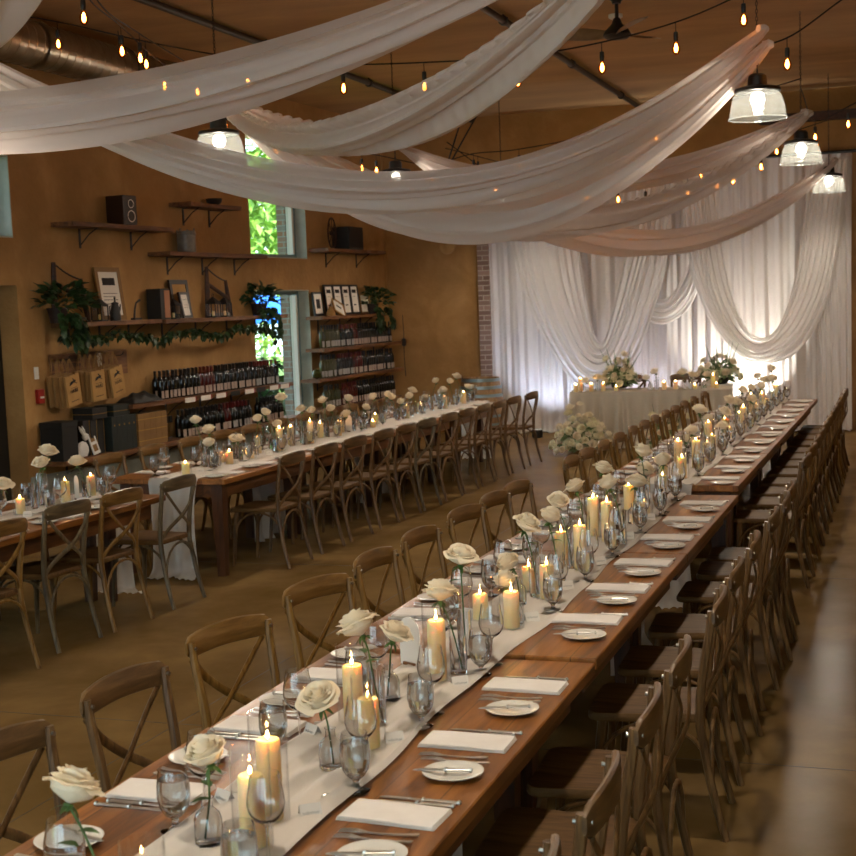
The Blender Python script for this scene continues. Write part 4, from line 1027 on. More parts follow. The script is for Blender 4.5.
# pedestal with arrangement
ped = thing('pedestal', 'white box pedestal at the right end of the head table', 'pedestal', (-2.62, 19.9, 0), .1)
part('plinth', MB().bbox(-.17, .17, -.17, .17, 0, .735, .006), M['white'], ped, False)
part('top_slab', MB().bbox(-.185, .185, -.185, .185, .735, .755, .004), M['white'], ped, False)
part('skirting', MB().bbox(-.18, .18, -.18, .18, 0, .04, .004), M['white'], ped, False)
def floret(seed, n=60, r=.06):
    rr = random.Random(seed); mb = MB()
    for k in range(n):
        z = rr.uniform(-.2, 1); a = rr.uniform(0, 2 * pi); q = sqrt(max(0, 1 - z * z)); d = Vector((q * cos(a), q * sin(a), z)); c = d * r * rr.uniform(.9, 1.05)
        t = d.orthogonal().normalized(); b_ = d.cross(t); ro = rr.uniform(0, 6); s = r * .24
        for j in range(4):
            e = t * cos(ro + j * pi / 2) + b_ * sin(ro + j * pi / 2); g = d.cross(e)
            mb.add([c, c + e * s * .6 + g * s * .45 + d * .1 * s, c + e * s * 1.15 + d * .3 * s, c + e * s * .6 - g * s * .45 + d * .1 * s], [(0, 1, 2, 3)])
    return mb
HY = [floret(s).mesh('hydrangea', m) for s, m in ((1, M['petal3']), (2, M['petal2']))]
def spire(seed):
    rr = random.Random(seed); mb = MB()
    for k in range(34):
        h = k / 34; Mx = Matrix.Translation((0, 0, .1 + .3 * h)) @ Matrix.Rotation(k * 2.4, 4, 'Z') @ Matrix.Rotation(.7, 4, 'X'); leaf_grid(mb, Mx, .045 * (1.1 - h), .012 * (1.1 - h), 3, 2)
    return mb
SPW = spire(1).mesh('flower_spire', M['leaf2'])
SPST = MB().tube([(0, 0, 0), (.005, 0, .2), (0, 0, .4)], [.004, .003, .0015], 5).mesh('stem', M['stem'])
def leafmass(seed, n, rx, rz, L=.09, up=.3):
    rr = random.Random(seed); mb = MB()
    for k in range(n):
        a = rr.uniform(0, 6.28); el = rr.uniform(-.02, 1.3); r = rr.uniform(.4, 1)
        p = Vector((rx * r * cos(a) * cos(el), rx * r * sin(a) * cos(el), rz * r * sin(el)))
        Mx = Matrix.Translation(p) @ Matrix.Rotation(a - pi / 2, 4, 'Z') @ Matrix.Rotation(el * .6 + rr.uniform(-.5, .5), 4, 'X') @ Matrix.Rotation(rr.uniform(-1, 1), 4, 'Y')
        leaf_grid(mb, Mx, L * rr.uniform(.7, 1.2), L * .3, 3, 2)
    return mb
def arrangement(label, loc, rx, rz, nros, nhyd, nsp, seed, pot=True, spread=1.):
    rr = random.Random(seed); t = thing('flower_arrangement', label, 'flowers', loc)
    zc = .06
    if pot: part('bowl', MB().lathe([(.0005, 0), (.08, 0), (.11, .03), (.12, .09), (.112, .09), (.1, .035), (.0005, .01)], 20), M['iron'], t)
    part('foliage', leafmass(seed, 170, rx * .95, rz * .85), M['leaf2'], t, loc=(0, 0, zc))
    for k in range(nhyd):
        a = k * 2.4 + rr.uniform(-.3, .3); r = sqrt((k + .5) / nhyd) * rx * .8; z = zc + rz * .7 * sqrt(max(0, 1 - (r / rx) ** 2)) * rr.uniform(.3, .9)
        b_ = part('hydrangea', HY[k % 2], None, t, loc=(r * cos(a), r * sin(a), z), rot=(rr.uniform(-.3, .3), rr.uniform(-.3, .3), rr.uniform(0, 6))); s = rr.uniform(.9, 1.4); b_.scale = (s, s, s)
    for k in range(nros):
        a = k * 2.4; f_ = (k + .5) / nros; el = math.asin(1 - f_ * 1.05) if 1 - f_ * 1.05 > -1 else -.1; far_ = rr.uniform(.9, 1.12) * (1 + spread * .25 * (rr.random() < .25))
        d = Vector((cos(el) * cos(a), cos(el) * sin(a), sin(el))); p = Vector((d.x * rx * far_, d.y * rx * far_, max(.05, zc + d.z * rz * far_)))
        b_ = part('bloom', (BL + BLC)[k % 5], None, t, loc=p, rot=(-d.y * 1.1 + rr.uniform(-.3, .3), d.x * 1.1 + rr.uniform(-.3, .3), 0)); s = rr.uniform(.75, 1.1); b_.scale = (s, s, s)
    for k in range(nsp):
        a = rr.uniform(0, 6.28); tl = rr.uniform(.15, .6)
        o = part('flower_spire', SPW, None, t, loc=(.1 * cos(a), .1 * sin(a), zc + rz * .45), rot=(-tl * sin(a), tl * cos(a), 0)); q = part('stem', SPST, None, o)
    return t
p = ht(-.42, .22)
arrangement('white and green flower arrangement with tall spires on the left of the head table', (p[0], p[1], .7605), .2, .3, 26, 9, 6, 3)
arrangement('white and green flower arrangement on the white pedestal', (-2.62, 19.9, .7555), .24, .3, 16, 14, 7, 4)
arrangement('large mound of white roses on the floor at the left front of the head table', (-4.13, 17.9, .0), .31, .42, 70, 8, 0, 5, False, 1.2)
arrangement('mound of white flowers on the floor behind the centre row chairs', (-3.1, 18.25, .0), .26, .36, 34, 6, 2, 6, False, 1.)

# barrel
br = thing('wine_barrel', 'oak wine barrel with metal hoops against the back wall', 'barrel', (-6.2, 20.3, 0))
pr = [(.27, 0), (.3, .15), (.33, .35), (.34, .45), (.33, .55), (.3, .75), (.28, .88)]
part('staves', MB().lathe(pr, 32), M['barrel'], br)
part('head', MB().lathe([(.0005, .855), (.265, .855), (.27, .88), (.282, .885)], 32), M['barrel'], br)
for z, r in ((.06, .285), (.18, .309), (.3, .328), (.6, .327), (.72, .309), (.83, .29)): part('hoop', MB().lathe([(r, z), (r + .004, z + .004), (r - .0, z + .045), (r - .012, z + .048)], 32), M['hoop'], br)
single('wall_sconce', MB().lathe([(.0005, 0), (.13, .01), (.12, .05), (.05, .08), (.0005, .085)], 20, M=Matrix.Rotation(pi / 2, 4, 'X')), M['kraft'], 'faint round disc fixed high on the ochre back wall', 'wall light', (-6.85, 20.94, 2.88))

# ------------------------------------------------------------------ shelf wall
def wth(name, label, cat, y, z, off=0., group=None, rz=0.):
    p = wp(y, z, off); return thing(name, label, cat, p, -TH + rz, group)
def textmesh(s, size, mat, ext=.0004):
    cu = bpy.data.curves.new('t', 'FONT'); cu.body = s; cu.size = size; cu.align_x = 'CENTER'; cu.extrude = ext
    o = bpy.data.objects.new('t', cu); COL.objects.link(o); bpy.context.view_layer.update()
    me = bpy.data.meshes.new_from_object(o.evaluated_get(bpy.context.evaluated_depsgraph_get())); bpy.data.objects.remove(o)
    me.materials.clear(); me.materials.append(mat); return me
def shelf(label, y0, y1, z, depth=.28, th=.045, br=3, cat='shelf', bdrop=.2):
    t = wth('wall_shelf', label, cat, (y0 + y1) / 2, z, 0, 'wall shelves'); l = (y1 - y0) / 2; rr = random.Random(int(y0 * 100 + z * 10))
    e = [rr.uniform(-.02, .02) for _ in range(12)]
    def pl():
        n = 11; v = []; 
        for zz in (-th, 0):
            for k in range(n + 1): v.append((.003, -l + 2 * l * k / n, zz)); v.append((depth + e[k] * (1 if zz == 0 else .7), -l + 2 * l * k / n, zz))
        m = (n + 1) * 2; f = []
        for k in range(n):
            a = 2 * k; f += [(a, a + 1, a + 3, a + 2), (m + a, m + a + 2, m + a + 3, m + a + 1), (a + 1, m + a + 1, m + a + 3, a + 3), (a, a + 2, m + a + 2, m + a)]
        f += [(0, m, m + 1, 1), (2 * n, 2 * n + 1, m + 2 * n + 1, m + 2 * n)]
        return MB().add(v, f)
    part('board', pl(), M['shelf'], t, False)
    for k in range(br):
        y = -l + 2 * l * (k + .5) / br
        b_ = MB().box(.003, .011, y - .015, y + .015, -th - bdrop, -th - .001).box(.003, depth - .04, y - .015, y + .015, -th - .007, -th - .001)
        b_.tube([(.01, y, -th - bdrop + .03), (depth * .45, y, -th - .06), (depth - .06, y, -th - .006)], .006, 6)
        part('shelf_bracket', b_, M['iron'], t, False)
    return t
shelf('short rough wood shelf holding a black loudspeaker, left under the drape', 12.35, 14.25, 2.95, br=2)
shelf('rough wood shelf holding a tin pail', 14.1, 16.45, 2.69, br=3)
shelf('highest short shelf, half hidden behind the long drape', 14.6, 15.8, 3.26, br=2)
shelf('rough wood shelf with a wheel and dark box right of the upper window', 18.2, 20.3, 2.82, br=2)
shelf('left half of the long shelf with lanterns and frames above the paper bags', 12.25, 13.9, 1.95, br=3)
shelf('right half of the long shelf with lanterns and trailing vine', 13.93, 16.9, 1.94, br=4)
shelf('upper wine shelf under the vine, tags hanging on its edge', 13.15, 16.95, 1.06, .3, br=5)
shelf('low long shelf with gift boxes and wine bottles', 11.9, 17.3, .6, .34, br=6, bdrop=.16)
shelf('top shelf of the right wall unit with award frames', 18.0, 20.2, 1.89, .26, br=3)
shelf('second shelf of the right wall unit lined with wine', 17.95, 20.75, 1.45, .28, br=3, bdrop=.14)
shelf('third shelf of the right wall unit lined with wine', 17.75, 20.8, 1.04, .28, br=3, bdrop=.14)
shelf('bottom shelf of the right wall unit just above the roses', 17.75, 20.7, .62, .28, br=3, bdrop=.14)

# wine bottles
def make_bottle(gm, lm, cm):
    t = thing('wine_bottle', 'x', 'bottle')
    part('bottle_glass', MB().lathe([(.0005, .0), (.034, .0), (.0375, .006), (.0375, .19), (.034, .212), (.02, .235), (.0145, .25), (.0138, .31), (.0005, .311)], 16), gm, t)
    part('paper_label', MB().grid(lambda u, v: Vector((.0382 * cos((u - .5) * 1.15), .0382 * sin((u - .5) * 1.15), .014 + .082 * v)), 10, 1), lm, t)
    part('capsule', MB().lathe([(.0148, .25), (.0152, .252), (.0148, .296), (.0158, .298), (.0158, .31), (.0148, .3135), (.0005, .3138)], 12), cm, t)
    return t
BT = {'red': make_bottle(M['bottle'], M['label'], M['capsule']), 'red2': make_bottle(M['bottle'], M['label2'], M['capsule_red']), 'white': make_bottle(M['bottle_clear'], M['label2'], M['capsule']), 'rose': make_bottle(M['bottle_rose'], M['label'], M['capsule_red'])}
BN = {'red': 'cream-labelled dark wine bottle', 'red2': 'red-capped dark wine bottle', 'white': 'yellow-green white wine bottle', 'rose': 'rosy red wine bottle'}
def bottle_row(y0, y1, z, kinds, where, off=.17, back=True, step=.086):
    n = int((y1 - y0) / step); q = 0
    for k in range(n):
        y = y0 + (k + .5) * (y1 - y0) / n; kd = kinds(k / n)
        if kd is None: continue
        p = wp(y, z + .001, off + R.uniform(-.01, .01)); dup(BT[kd], p, -.45 + R.uniform(-.35, .35), '%s, front row, %s from left on the %s' % (BN[kd], nth(q), where), 'front wine bottles on the ' + where); q += 1
    if back:
        q = 0
        for k in range(n - 1):
            y = y0 + (k + 1.) * (y1 - y0) / n; kd = kinds(k / n)
            if kd is None: continue
            p = wp(y, z + .001, off - .092); dup(BT[kd], p, -.45 + R.uniform(-.35, .35), '%s, back row, %s from left on the %s' % (BN[kd], nth(q), where), 'back wine bottles on the ' + where); q += 1
bottle_row(13.85, 16.68, 1.06, lambda t: 'rose' if .3 < t < .42 else ('red2' if t > .78 else 'red'), 'upper wine shelf', .2)
bottle_row(14.22, 16.72, .60, lambda t: None if .63 < t < .74 else ('rose' if .36 < t < .43 else ('red2' if .43 < t < .6 else 'red')), 'low long shelf', .24)
bottle_row(18.05, 20.5, 1.45, lambda t: 'white' if t < .22 else ('red2' if t < .42 else ('rose' if t < .5 else 'red')), 'right unit second shelf', .19, False)
bottle_row(18.0, 20.6, 1.04, lambda t: 'white' if t < .18 else ('red2' if t < .38 else ('rose' if t < .52 else 'red')), 'right unit third shelf', .19, False)
bottle_row(18.05, 20.6, .62, lambda t: 'white' if t < .18 else (None if t < .24 else ('rose' if t < .42 else 'red')), 'right unit bottom shelf', .19, False)
# tags on the shelf edge
for i, (y, c) in enumerate([(14.3, 'white'), (14.65, 'white'), (15.0, 'white'), (15.35, 'dark'), (15.7, 'white'), (16.0, 'dark'), (16.35, 'white'), (16.65, 'white')]):
    t = wth('shelf_tag', '%s paper tag, %s from the left on the edge of the upper wine shelf' % (c, nth(i)), 'tag', y, 1.0, .329, 'tags on the shelf edge')
    part('tag', MB().box(0, .004, -.12, .1, .0, .055), M['paper'] if c == 'white' else M['blackbox'], t, False)
    if c == 'white': part('tag_end', MB().box(0, .0045, .1, .125, .0, .055), M['red'], t, False, 'red end of the tag')
# paper bags on a board
t = wth('bag_board', 'brown wooden board on the wall behind the hanging paper bags', 'board', 12.85, 1.38, 0)
part('board', MB().bbox(.003, .03, -.68, .68, 0, .26, .004), M['shelf'], t, False)
hk = MB()
for k in range(3): hk.tube([(.03, -.5 + .48 * k, .2), (.09, -.5 + .48 * k, .2), (.12, -.5 + .48 * k, .215), (.13, -.5 + .48 * k, .24)], .005, 6)
part('hook', hk, M['iron'], t)
HARE = [(-.05, .004), (-.038, .012), (-.022, .02), (-.002, .022), (.008, .026), (-.004, .040), (-.006, .046), (.006, .040), (.016, .03), (.026, .028), (.036, .020), (.034, .014), (.024, .012), (.036, .002), (.05, -.004), (.048, -.008), (.032, -.002), (.018, .006), (0, .006), (-.012, .002), (-.028, -.004), (-.044, -.01), (-.052, -.006), (-.036, .002)]
def make_bag(front=True):
    t = thing('paper_bag', 'x', 'bag'); w, h, d = .115, .31, .03
    mb = MB(); v = [(x, y, z) for z, s in ((-h, 1), (0, .75)) for (x, y) in ((-d / 2 * s, -w), (d / 2 * s, -w), (d / 2 * s, w), (-d / 2 * s, w))]
    mb.add(v, [(0, 3, 2, 1), (4, 5, 6, 7)] + [(k, (k + 1) % 4, 4 + (k + 1) % 4, 4 + k) for k in range(4)])
    part('bag_body', mb, M['kraft'] if front else M['kraft2'], t, False)
    hd = MB()
    for x in (-.010, .010): hd.tube(catmull([(x, -.05, -.01), (x, -.04, .07), (x * .5, -.008, .155), (x * .5, .008, .155), (x, .04, .07), (x, .05, -.01)], 14), .004, 5)
    part('handle', hd, M['kraft2'], t)
    if front:
        Mx = Matrix.Translation((d / 2 + .002, 0, -.085)) @ Matrix(((0, 0, 1, 0), (1, 0, 0, 0), (0, 1, 0, 0), (0, 0, 0, 1)))
        part('hare_emblem', MB().prism([(a * 1.25, b_ * 1.25) for a, b_ in HARE], -.003, .0016, Mx), M['ink'], t, False, 'black leaping hare print')
        tx = part('printed_name', textmesh('HARE', .052, M['ink'], .001), None, t, loc=(d / 2 + .0022, 0, -.175), rot=(pi / 2, 0, pi / 2))
        part('printed_line', MB().box(d / 2 - .004, d / 2 + .0018, -.05, .05, -.128, -.125).box(d / 2 - .004, d / 2 + .0018, -.065, .065, -.262, -.256), M['ink'], t, False)
    return t
BG, BGB = make_bag(), make_bag(False)
for i, (y, tl) in enumerate([(12.27, -.16), (12.72, -.08), (13.05, -.2)]):
    nm = ('left', 'middle', 'right')[i]
    for k in range(4):
        o = wp(y - .035 * (3 - k), 1.44 - .004 * k + .02 * i, .06 + .042 * k)
        src = BG if k == 3 else BGB
        dup(src, o, -TH, ('brown kraft paper bag with a black hare print, front of the %s hanging stack' % nm) if k == 3 else 'plain brown paper bag, %s from the wall in the %s hanging stack' % (nth(k), nm), 'printed paper bags' if k == 3 else 'paper bags of the %s stack' % nm, tilt=(-tl, .03))
single('bag_price_card', MB().box(0, .003, -.04, .04, -.1, .1), M['paper'], 'white card standing between the middle and right paper bags', 'card', wp(12.98, 1.52, .05), -TH, smooth=False)
t = wth('light_switch', 'narrow pale light switch on the ochre wall right of the doorway', 'switch', 11.96, 1.47, 0.0)
part('plate', MB().bbox(.001, .01, -.035, .035, -.06, .06, .003), M['white'], t, False); part('rocker', MB().bbox(.008, .014, -.012, .012, -.025, .025, .002), M['paper'], t, False)
t = wth('fire_alarm', 'small red fire alarm box on the ochre wall below the switch', 'alarm', 11.97, 1.24, 0.0)
part('case', MB().bbox(.001, .045, -.05, .05, -.07, .07, .006), M['red'], t, False); part('pull_bar', MB().bbox(.045, .055, -.03, .03, -.02, .0, .003), M['white'], t, False)

# boxes on the low shelf
zs = .6005
t = wth('black_crate', 'wide black box at the left end of the low shelf', 'box', 11.99, zs, .17)
part('box_body', MB().bbox(-.13, .13, -.085, .17, 0, .37, .004), M['blackbox'], t, False); part('lid', MB().bbox(-.135, .135, -.09, .175, .33, .385, .004), M['blackbox'], t, False)
for k in range(3):
    t = wth('gift_box', 'tall black gift box with gold edge line, %s from left behind the hare figure' % nth(k), 'box', 12.42 + k * .125, zs, .13, 'black gift boxes')
    part('box_body', MB().bbox(-.1, .1, -.06, .06, 0, .36, .003), M['blackbox'], t, False); part('gold_line', MB().box(.1, .1015, .045, .05, .0, .36), M['gold'], t, False)
for k in range(5):
    t = wth('gift_box', 'dark green bottle box with a small gold emblem, %s from the left of five' % nth(k), 'box', 12.84 + k * .091, zs, .16, 'dark green bottle boxes')
    part('box_body', MB().bbox(-.12, .12, -.0445, .0445, 0, .36, .003), M['darkgreen'], t, False)
    part('gold_emblem', MB().prism([(.012 * cos(a * pi / 3), .012 * sin(a * pi / 3)) for a in range(6)], 0, .0015, Matrix.Translation((.12, 0, .27)) @ Matrix.Rotation(pi / 2, 4, 'Y')), M['gold'], t, False)
for k, (y, w_) in enumerate([(12.62, .26), (13.02, .3)]):
    zt = .3605
    t = wth('gift_box', 'flat black box with gold string lying on top of the %s upright boxes' % ('black' if k == 0 else 'dark green'), 'box', y, zs + zt, .14, 'flat black boxes')
    part('box_body', MB().bbox(-.12, .12, -w_ / 2, w_ / 2, 0, .115, .003), M['blackbox'] if k == 0 else M['darkgreen'], t, False); part('gold_string', MB().box(-.1215, .1215, -w_ / 2 - .001, w_ / 2 + .001, .05, .055), M['gold'], t, False)
for c_ in range(5):
    for r_ in range(3):
        t = wth('gift_box', 'tan card box with a gold band, column %s from the left, %s' % (nth(c_), ('bottom row', 'middle row', 'top row')[r_]), 'box', 13.36 + c_ * .115, zs + r_ * .1155, .15, 'tan card boxes')
        part('box_body', MB().bbox(-.12, .12, -.056, .056, 0, .115, .002), M['kraft2'], t, False); part('gold_band', MB().box(-.121, .121, -.0565, .0565, .05, .056), M['gold'], t, False)
t = wth('hare_figure', 'white hare figure with long ears on the low shelf', 'figurine', 12.3, zs, .25)
part('body', MB().lathe([(.0005, 0), (.06, .008), (.088, .06), (.085, .1), (.055, .145), (.0005, .165)], 20, M=Matrix.Scale(.5, 4, (1, 0, 0))), M['white'], t)
part('head', MB().lathe([(.0005, -.04), (.03, -.02), (.038, .0), (.03, .025), (.0005, .042)], 16, (0, .06, .2)), M['white'], t)
for q in (0, 1): part('ear', MB().tube([(0, .05 - .02 * q, .225), (0, .03 - .04 * q, .27), (0, .005 - .05 * q, .315)], [.012, .016, .005], 8), M['white'], t)
part('tail', MB().lathe([(.0005, -.02), (.02, 0), (.0005, .02)], 10, (0, -.085, .05)), M['white'], t)
t = wth('picture_frame', 'small white frame leaning beside the hare figure', 'frame', 12.52, zs + .012, .27)
Mx = Matrix.Rotation(-.25, 4, 'Y') @ Matrix.Rotation(.15, 4, 'X')
part('frame', MB().box(-.006, .006, -.06, -.04, 0, .24, Mx).box(-.006, .006, .04, .06, 0, .24, Mx).box(-.006, .006, -.04, .04, 0, .03, Mx).box(-.006, .006, -.04, .04, .21, .24, Mx).box(-.006, .006, -.04, .04, .1, .13, Mx), M['white'], t, False)
part('backing', MB().box(-.005, .001, -.04, .04, .03, .21, Mx), M['kraft2'], t, False)
t = single('folded_black_cloth', MB().grid(lambda u, v: Vector((.12 * (v * 2 - 1), .3 * (u * 2 - 1), .005 + .1 * (sin(pi * u) * sin(pi * v)) ** .5 * (1 + .25 * sin(u * 17) * sin(v * 9)))), 30, 16), M['blackbox'], 'heap of folded black merchandise at the left end of the upper wine shelf', 'cloth', wp(13.52, 1.061, .16), -TH)
# paper roll boxes on low shelf left of bottles
for k in range(3):
    t = wth('display_jar', 'small dark jar, %s of three left of the low bottles' % nth(k), 'jar', 13.985 + k * .08, zs, .15, 'dark jars')
    part('jar', MB().lathe([(.0005, 0), (.033, 0), (.035, .01), (.035, .16), (.02, .19), (.0005, .19)], 14), M['glass'], t); part('lid', MB().lathe([(.021, .185), (.021, .26), (.0005, .262)], 14), M['black'], t)

# things on the long shelf
zl = 1.951
def frame_thing(label, y, z, w, h, fm, off, lean=.18, roll=0., prints=(), group=None, pm='paper'):
    t = wth('picture_frame', label, 'picture', y, z, off, group)
    Mx = Matrix.Translation((0, 0, .006)) @ Matrix.Rotation(-lean, 4, 'Y') @ Matrix.Rotation(roll, 4, 'X'); b_ = .05 if w > .37 else .028
    mb = MB()
    for (a, c, p, q) in ((-w / 2, -w / 2 + b_, 0, h), (w / 2 - b_, w / 2, 0, h), (-w / 2 + b_, w / 2 - b_, 0, b_), (-w / 2 + b_, w / 2 - b_, h - b_, h)): mb.box(-.012, .012, a, c, p, q, Mx)
    part('frame', mb, fm, t, False)
    part('picture', MB().box(-.008, .004, -w / 2 + b_, w / 2 - b_, b_, h - b_, Mx), M[pm], t, False)
    pr = MB()
    for (a, c, p, q) in prints: pr.box(.0035, .0052, -w / 2 + a * w, -w / 2 + c * w, p * h, q * h, Mx)
    if prints: part('print', pr, M['ink'], t, False)
    return t
def lantern(label, y, z, off, s=1.):
    t = wth('lantern', label, 'lantern', y, z, off, 'lanterns on the long shelf'); w = .06 * s
    fm = MB().bbox(-w, w, -w, w, 0, .015, .003)
    for a in (-1, 1):
        for c in (-1, 1): fm.box(a * w - .005, a * w + .005, c * w - .005, c * w + .005, .015, .15 * s)
    fm.bbox(-w - .005, w + .005, -w - .005, w + .005, .15 * s, .16 * s, .002)
    part('lantern_frame', fm, M['iron'], t, False)
    rf = MB().add([(-w * 1.15, -w * 1.15, .16 * s), (w * 1.15, -w * 1.15, .16 * s), (w * 1.15, w * 1.15, .16 * s), (-w * 1.15, w * 1.15, .16 * s), (-.012, -.012, .225 * s), (.012, -.012, .225 * s), (.012, .012, .225 * s), (-.012, .012, .225 * s)], [(0, 1, 5, 4), (1, 2, 6, 5), (2, 3, 7, 6), (3, 0, 4, 7), (4, 5, 6, 7), (3, 2, 1, 0)])
    part('roof', rf, M['iron'], t, False)
    part('ring', MB().tube([(0, .02 * cos(a * pi / 6), .245 * s + .02 * sin(a * pi / 6)) for a in range(13)], .003, 5), M['iron'], t)
    part('glazing', MB().box(-w + .001, w - .001, -w + .001, w - .001, .016, .149 * s), M['glass'], t, False)
    part('candle_stub', MB().lathe([(.0005, .016), (.018, .016), (.018, .07), (.0005, .072)], 12), M['wax'], t)
def frame_saw(label, y, z, off, flip=1):
    t = wth('frame_saw', label, 'saw', y, z, off, 'old frame saws')
    part('upright', MB().tube([(0, -.2 * flip, .0), (0, -.17 * flip, .3), (.0, -.16 * flip, .6)], [.026, .032, .022], 8), M['darkwood'], t)
    part('upright', MB().tube([(0, .38 * flip, .0), (0, .33 * flip, .2), (.0, .28 * flip, .44)], [.026, .03, .02], 8), M['darkwood'], t)
    part('crossbar', MB().tube([(0, -.165 * flip, .4), (0, .33 * flip, .22)], .024, 8), M['darkwood'], t)
    part('saw_blade', MB().box(-.001, .001, min(-.2 * flip, .38 * flip), max(-.2 * flip, .38 * flip), .015, .05), M['tin'], t, False)
    cd = [(.004 * sin(k * 2.1), flip * (-.16 + .44 * k / 24), .59 - .16 * k / 24 - .02 * sin(pi * k / 24)) for k in range(25)]
    part('twisted_cord', MB().tube(cd, .009, 5), M['iron'], t)
frame_saw('old brown frame saw behind the potted vine at the left of the long shelf', 12.42, zl, .07)
frame_saw('old brown frame saw at the right of the long shelf', 15.42, zl - .01, .07)
lantern('black lantern beside the left frame saw', 12.83, zl, .19, 1.)
frame_thing('large picture in a worn gold frame on the long shelf', 13.22, zl, .46, .56, M['goldframe'], .1, .12, 0, [(.25, .75, .66, .8), (.22, .78, .5, .51), (.22, .7, .44, .45), (.22, .78, .38, .39), (.3, .7, .3, .31)])
t = wth('iron_jug', 'dark iron coffee pot before the gold frame', 'jug', 13.1, zl, .2)
part('pot', MB().lathe([(.0005, 0), (.055, 0), (.06, .02), (.05, .1), (.035, .17), (.04, .185), (.0005, .2)], 18), M['iron'], t); part('lid_knob', MB().lathe([(.012, .198), (.006, .215), (.012, .24), (.0005, .25)], 10), M['iron'], t)
part('spout', MB().tube([(0, .05, .06), (0, .09, .12), (0, .1, .17)], [.014, .01, .007], 8), M['iron'], t); part('handle', MB().tube([(0, -.045, .16), (0, -.1, .15), (0, -.1, .07), (0, -.055, .04)], .006, 6), M['iron'], t)
t = wth('hand_plane', 'small dark iron hand tool between the gold frame and the upright book box', 'tool', 13.58, zl, .15)
part('tool_body', MB().tube([(0, -.05, .02), (0, -.03, .12), (0, .0, .18), (0, .07, .21)], [.012, .01, .01, .014], 8), M['iron'], t); part('tool_foot', MB().bbox(-.03, .03, -.08, .06, 0, .02, .004), M['iron'], t, False)
t = wth('book_box', 'upright black box with a pink-brown front panel on the long shelf', 'box', 14.03, zl - .01, .15)
part('box_body', MB().bbox(-.09, .09, -.1, .1, 0, .34, .004), M['blackbox'], t, False); part('front_panel', MB().box(.09, .092, -.02, .09, .02, .32), simple('dusty pink panel', '9c6a4a', .7), t, False)
lantern('black lantern half covered by ivy left of the black frame', 14.3, zl - .01, .17, 1.)
frame_thing('gold picture in a wide black frame on the long shelf', 14.62, zl - .01, .4, .44, M['blackframe'], .1, .12, 0, [], None, 'kraft')
frame_thing('small white document in a thin black frame before the wide black frame', 14.56, zl - .01, .2, .3, M['blackframe'], .2, .2, 0, [(.3, .7, .7, .72), (.3, .7, .5, .51), (.3, .7, .4, .41)])
lantern('black lantern left of the pair at the right saw', 15.18, zl - .01, .18, 1.05)
lantern('brown glowing lantern, right of the pair at the right saw', 15.47, zl - .01, .17, 1.)
def plant(label, y, z, off, n, rx, rz, seed, trail=0, back=1.):
    t = wth('potted_vine', label, 'plant', y, z, off)
    part('pot', MB().lathe([(.0005, 0), (.08, 0), (.1, .13), (.108, .135), (.108, .15), (.098, .15), (.09, .13), (.0005, .12)], 20), M['terracotta'], t)
    part('leaves', leafmass(seed, n, rx, rz, .11), M['leaf'], t, loc=(.05, 0, .15))
    if trail:
        rr = random.Random(seed + 9)
        for k in range(trail):
            y0 = rr.uniform(-.15, .15); ln = rr.uniform(.12, .36); P = catmull([(.1, y0, .13), (.19, y0 * 1.6, .05), (.22, y0 * 2, -.1), (.2 + rr.uniform(-.02, .03), y0 * 1.7 + rr.uniform(-.1, .1), -ln)], 12)
            s_ = part('trailing_stem', MB().tube(P, .003, 5), M['stem'], t); lv = MB()
            for p in P[2:]:
                for q in range(3):
                    Mx = Matrix.Translation(p) @ Matrix.Rotation(rr.uniform(0, 6.28), 4, 'Z') @ Matrix.Rotation(rr.uniform(-1.2, -.2), 4, 'X'); leaf_grid(lv, Mx, .1, .034)
            part('trailing_leaves', lv, M['leaf'], s_)
    return t
plant('potted ivy spilling over the left end of the long shelf', 12.2, zl, .13, 150, .34, .24, 21, 4)
plant('potted ivy at the right end of the long shelf before the window', 16.42, zl - .01, .13, 130, .26, .24, 22, 3)
plant('small bushy ivy on the right end of the wall unit', 20.0, 1.891, .13, 120, .3, .24, 23, 3)
gl = wth('vine_garland', 'green ivy garland hanging along the front of the long shelf', 'garland', 14.5, 1.9, 0)
rr = random.Random(31); P = []
for k in range(75):
    u = k / 74; P.append((.29 + .02 * sin(u * 40), -2.1 + 4.0 * u, -.13 + .07 * abs(sin(u * 9.5)) - .04 * sin(u * 3) + .015 * sin(u * 50)))
part('vine_stem', MB().tube(P, .004, 5), M['stem'], gl); lv = MB()
for p in P:
    for q in range(6):
        Mx = Matrix.Translation(Vector(p) + Vector((rr.uniform(-.02, .03), rr.uniform(-.03, .03), rr.uniform(-.05, .03)))) @ Matrix.Rotation(rr.uniform(0, 6.28), 4, 'Z') @ Matrix.Rotation(rr.uniform(-1.3, .2), 4, 'X'); leaf_grid(lv, Mx, rr.uniform(.05, .09), .026)
o = part('ivy_leaves', lv, M['leaf'], gl); o['kind'] = 'stuff'
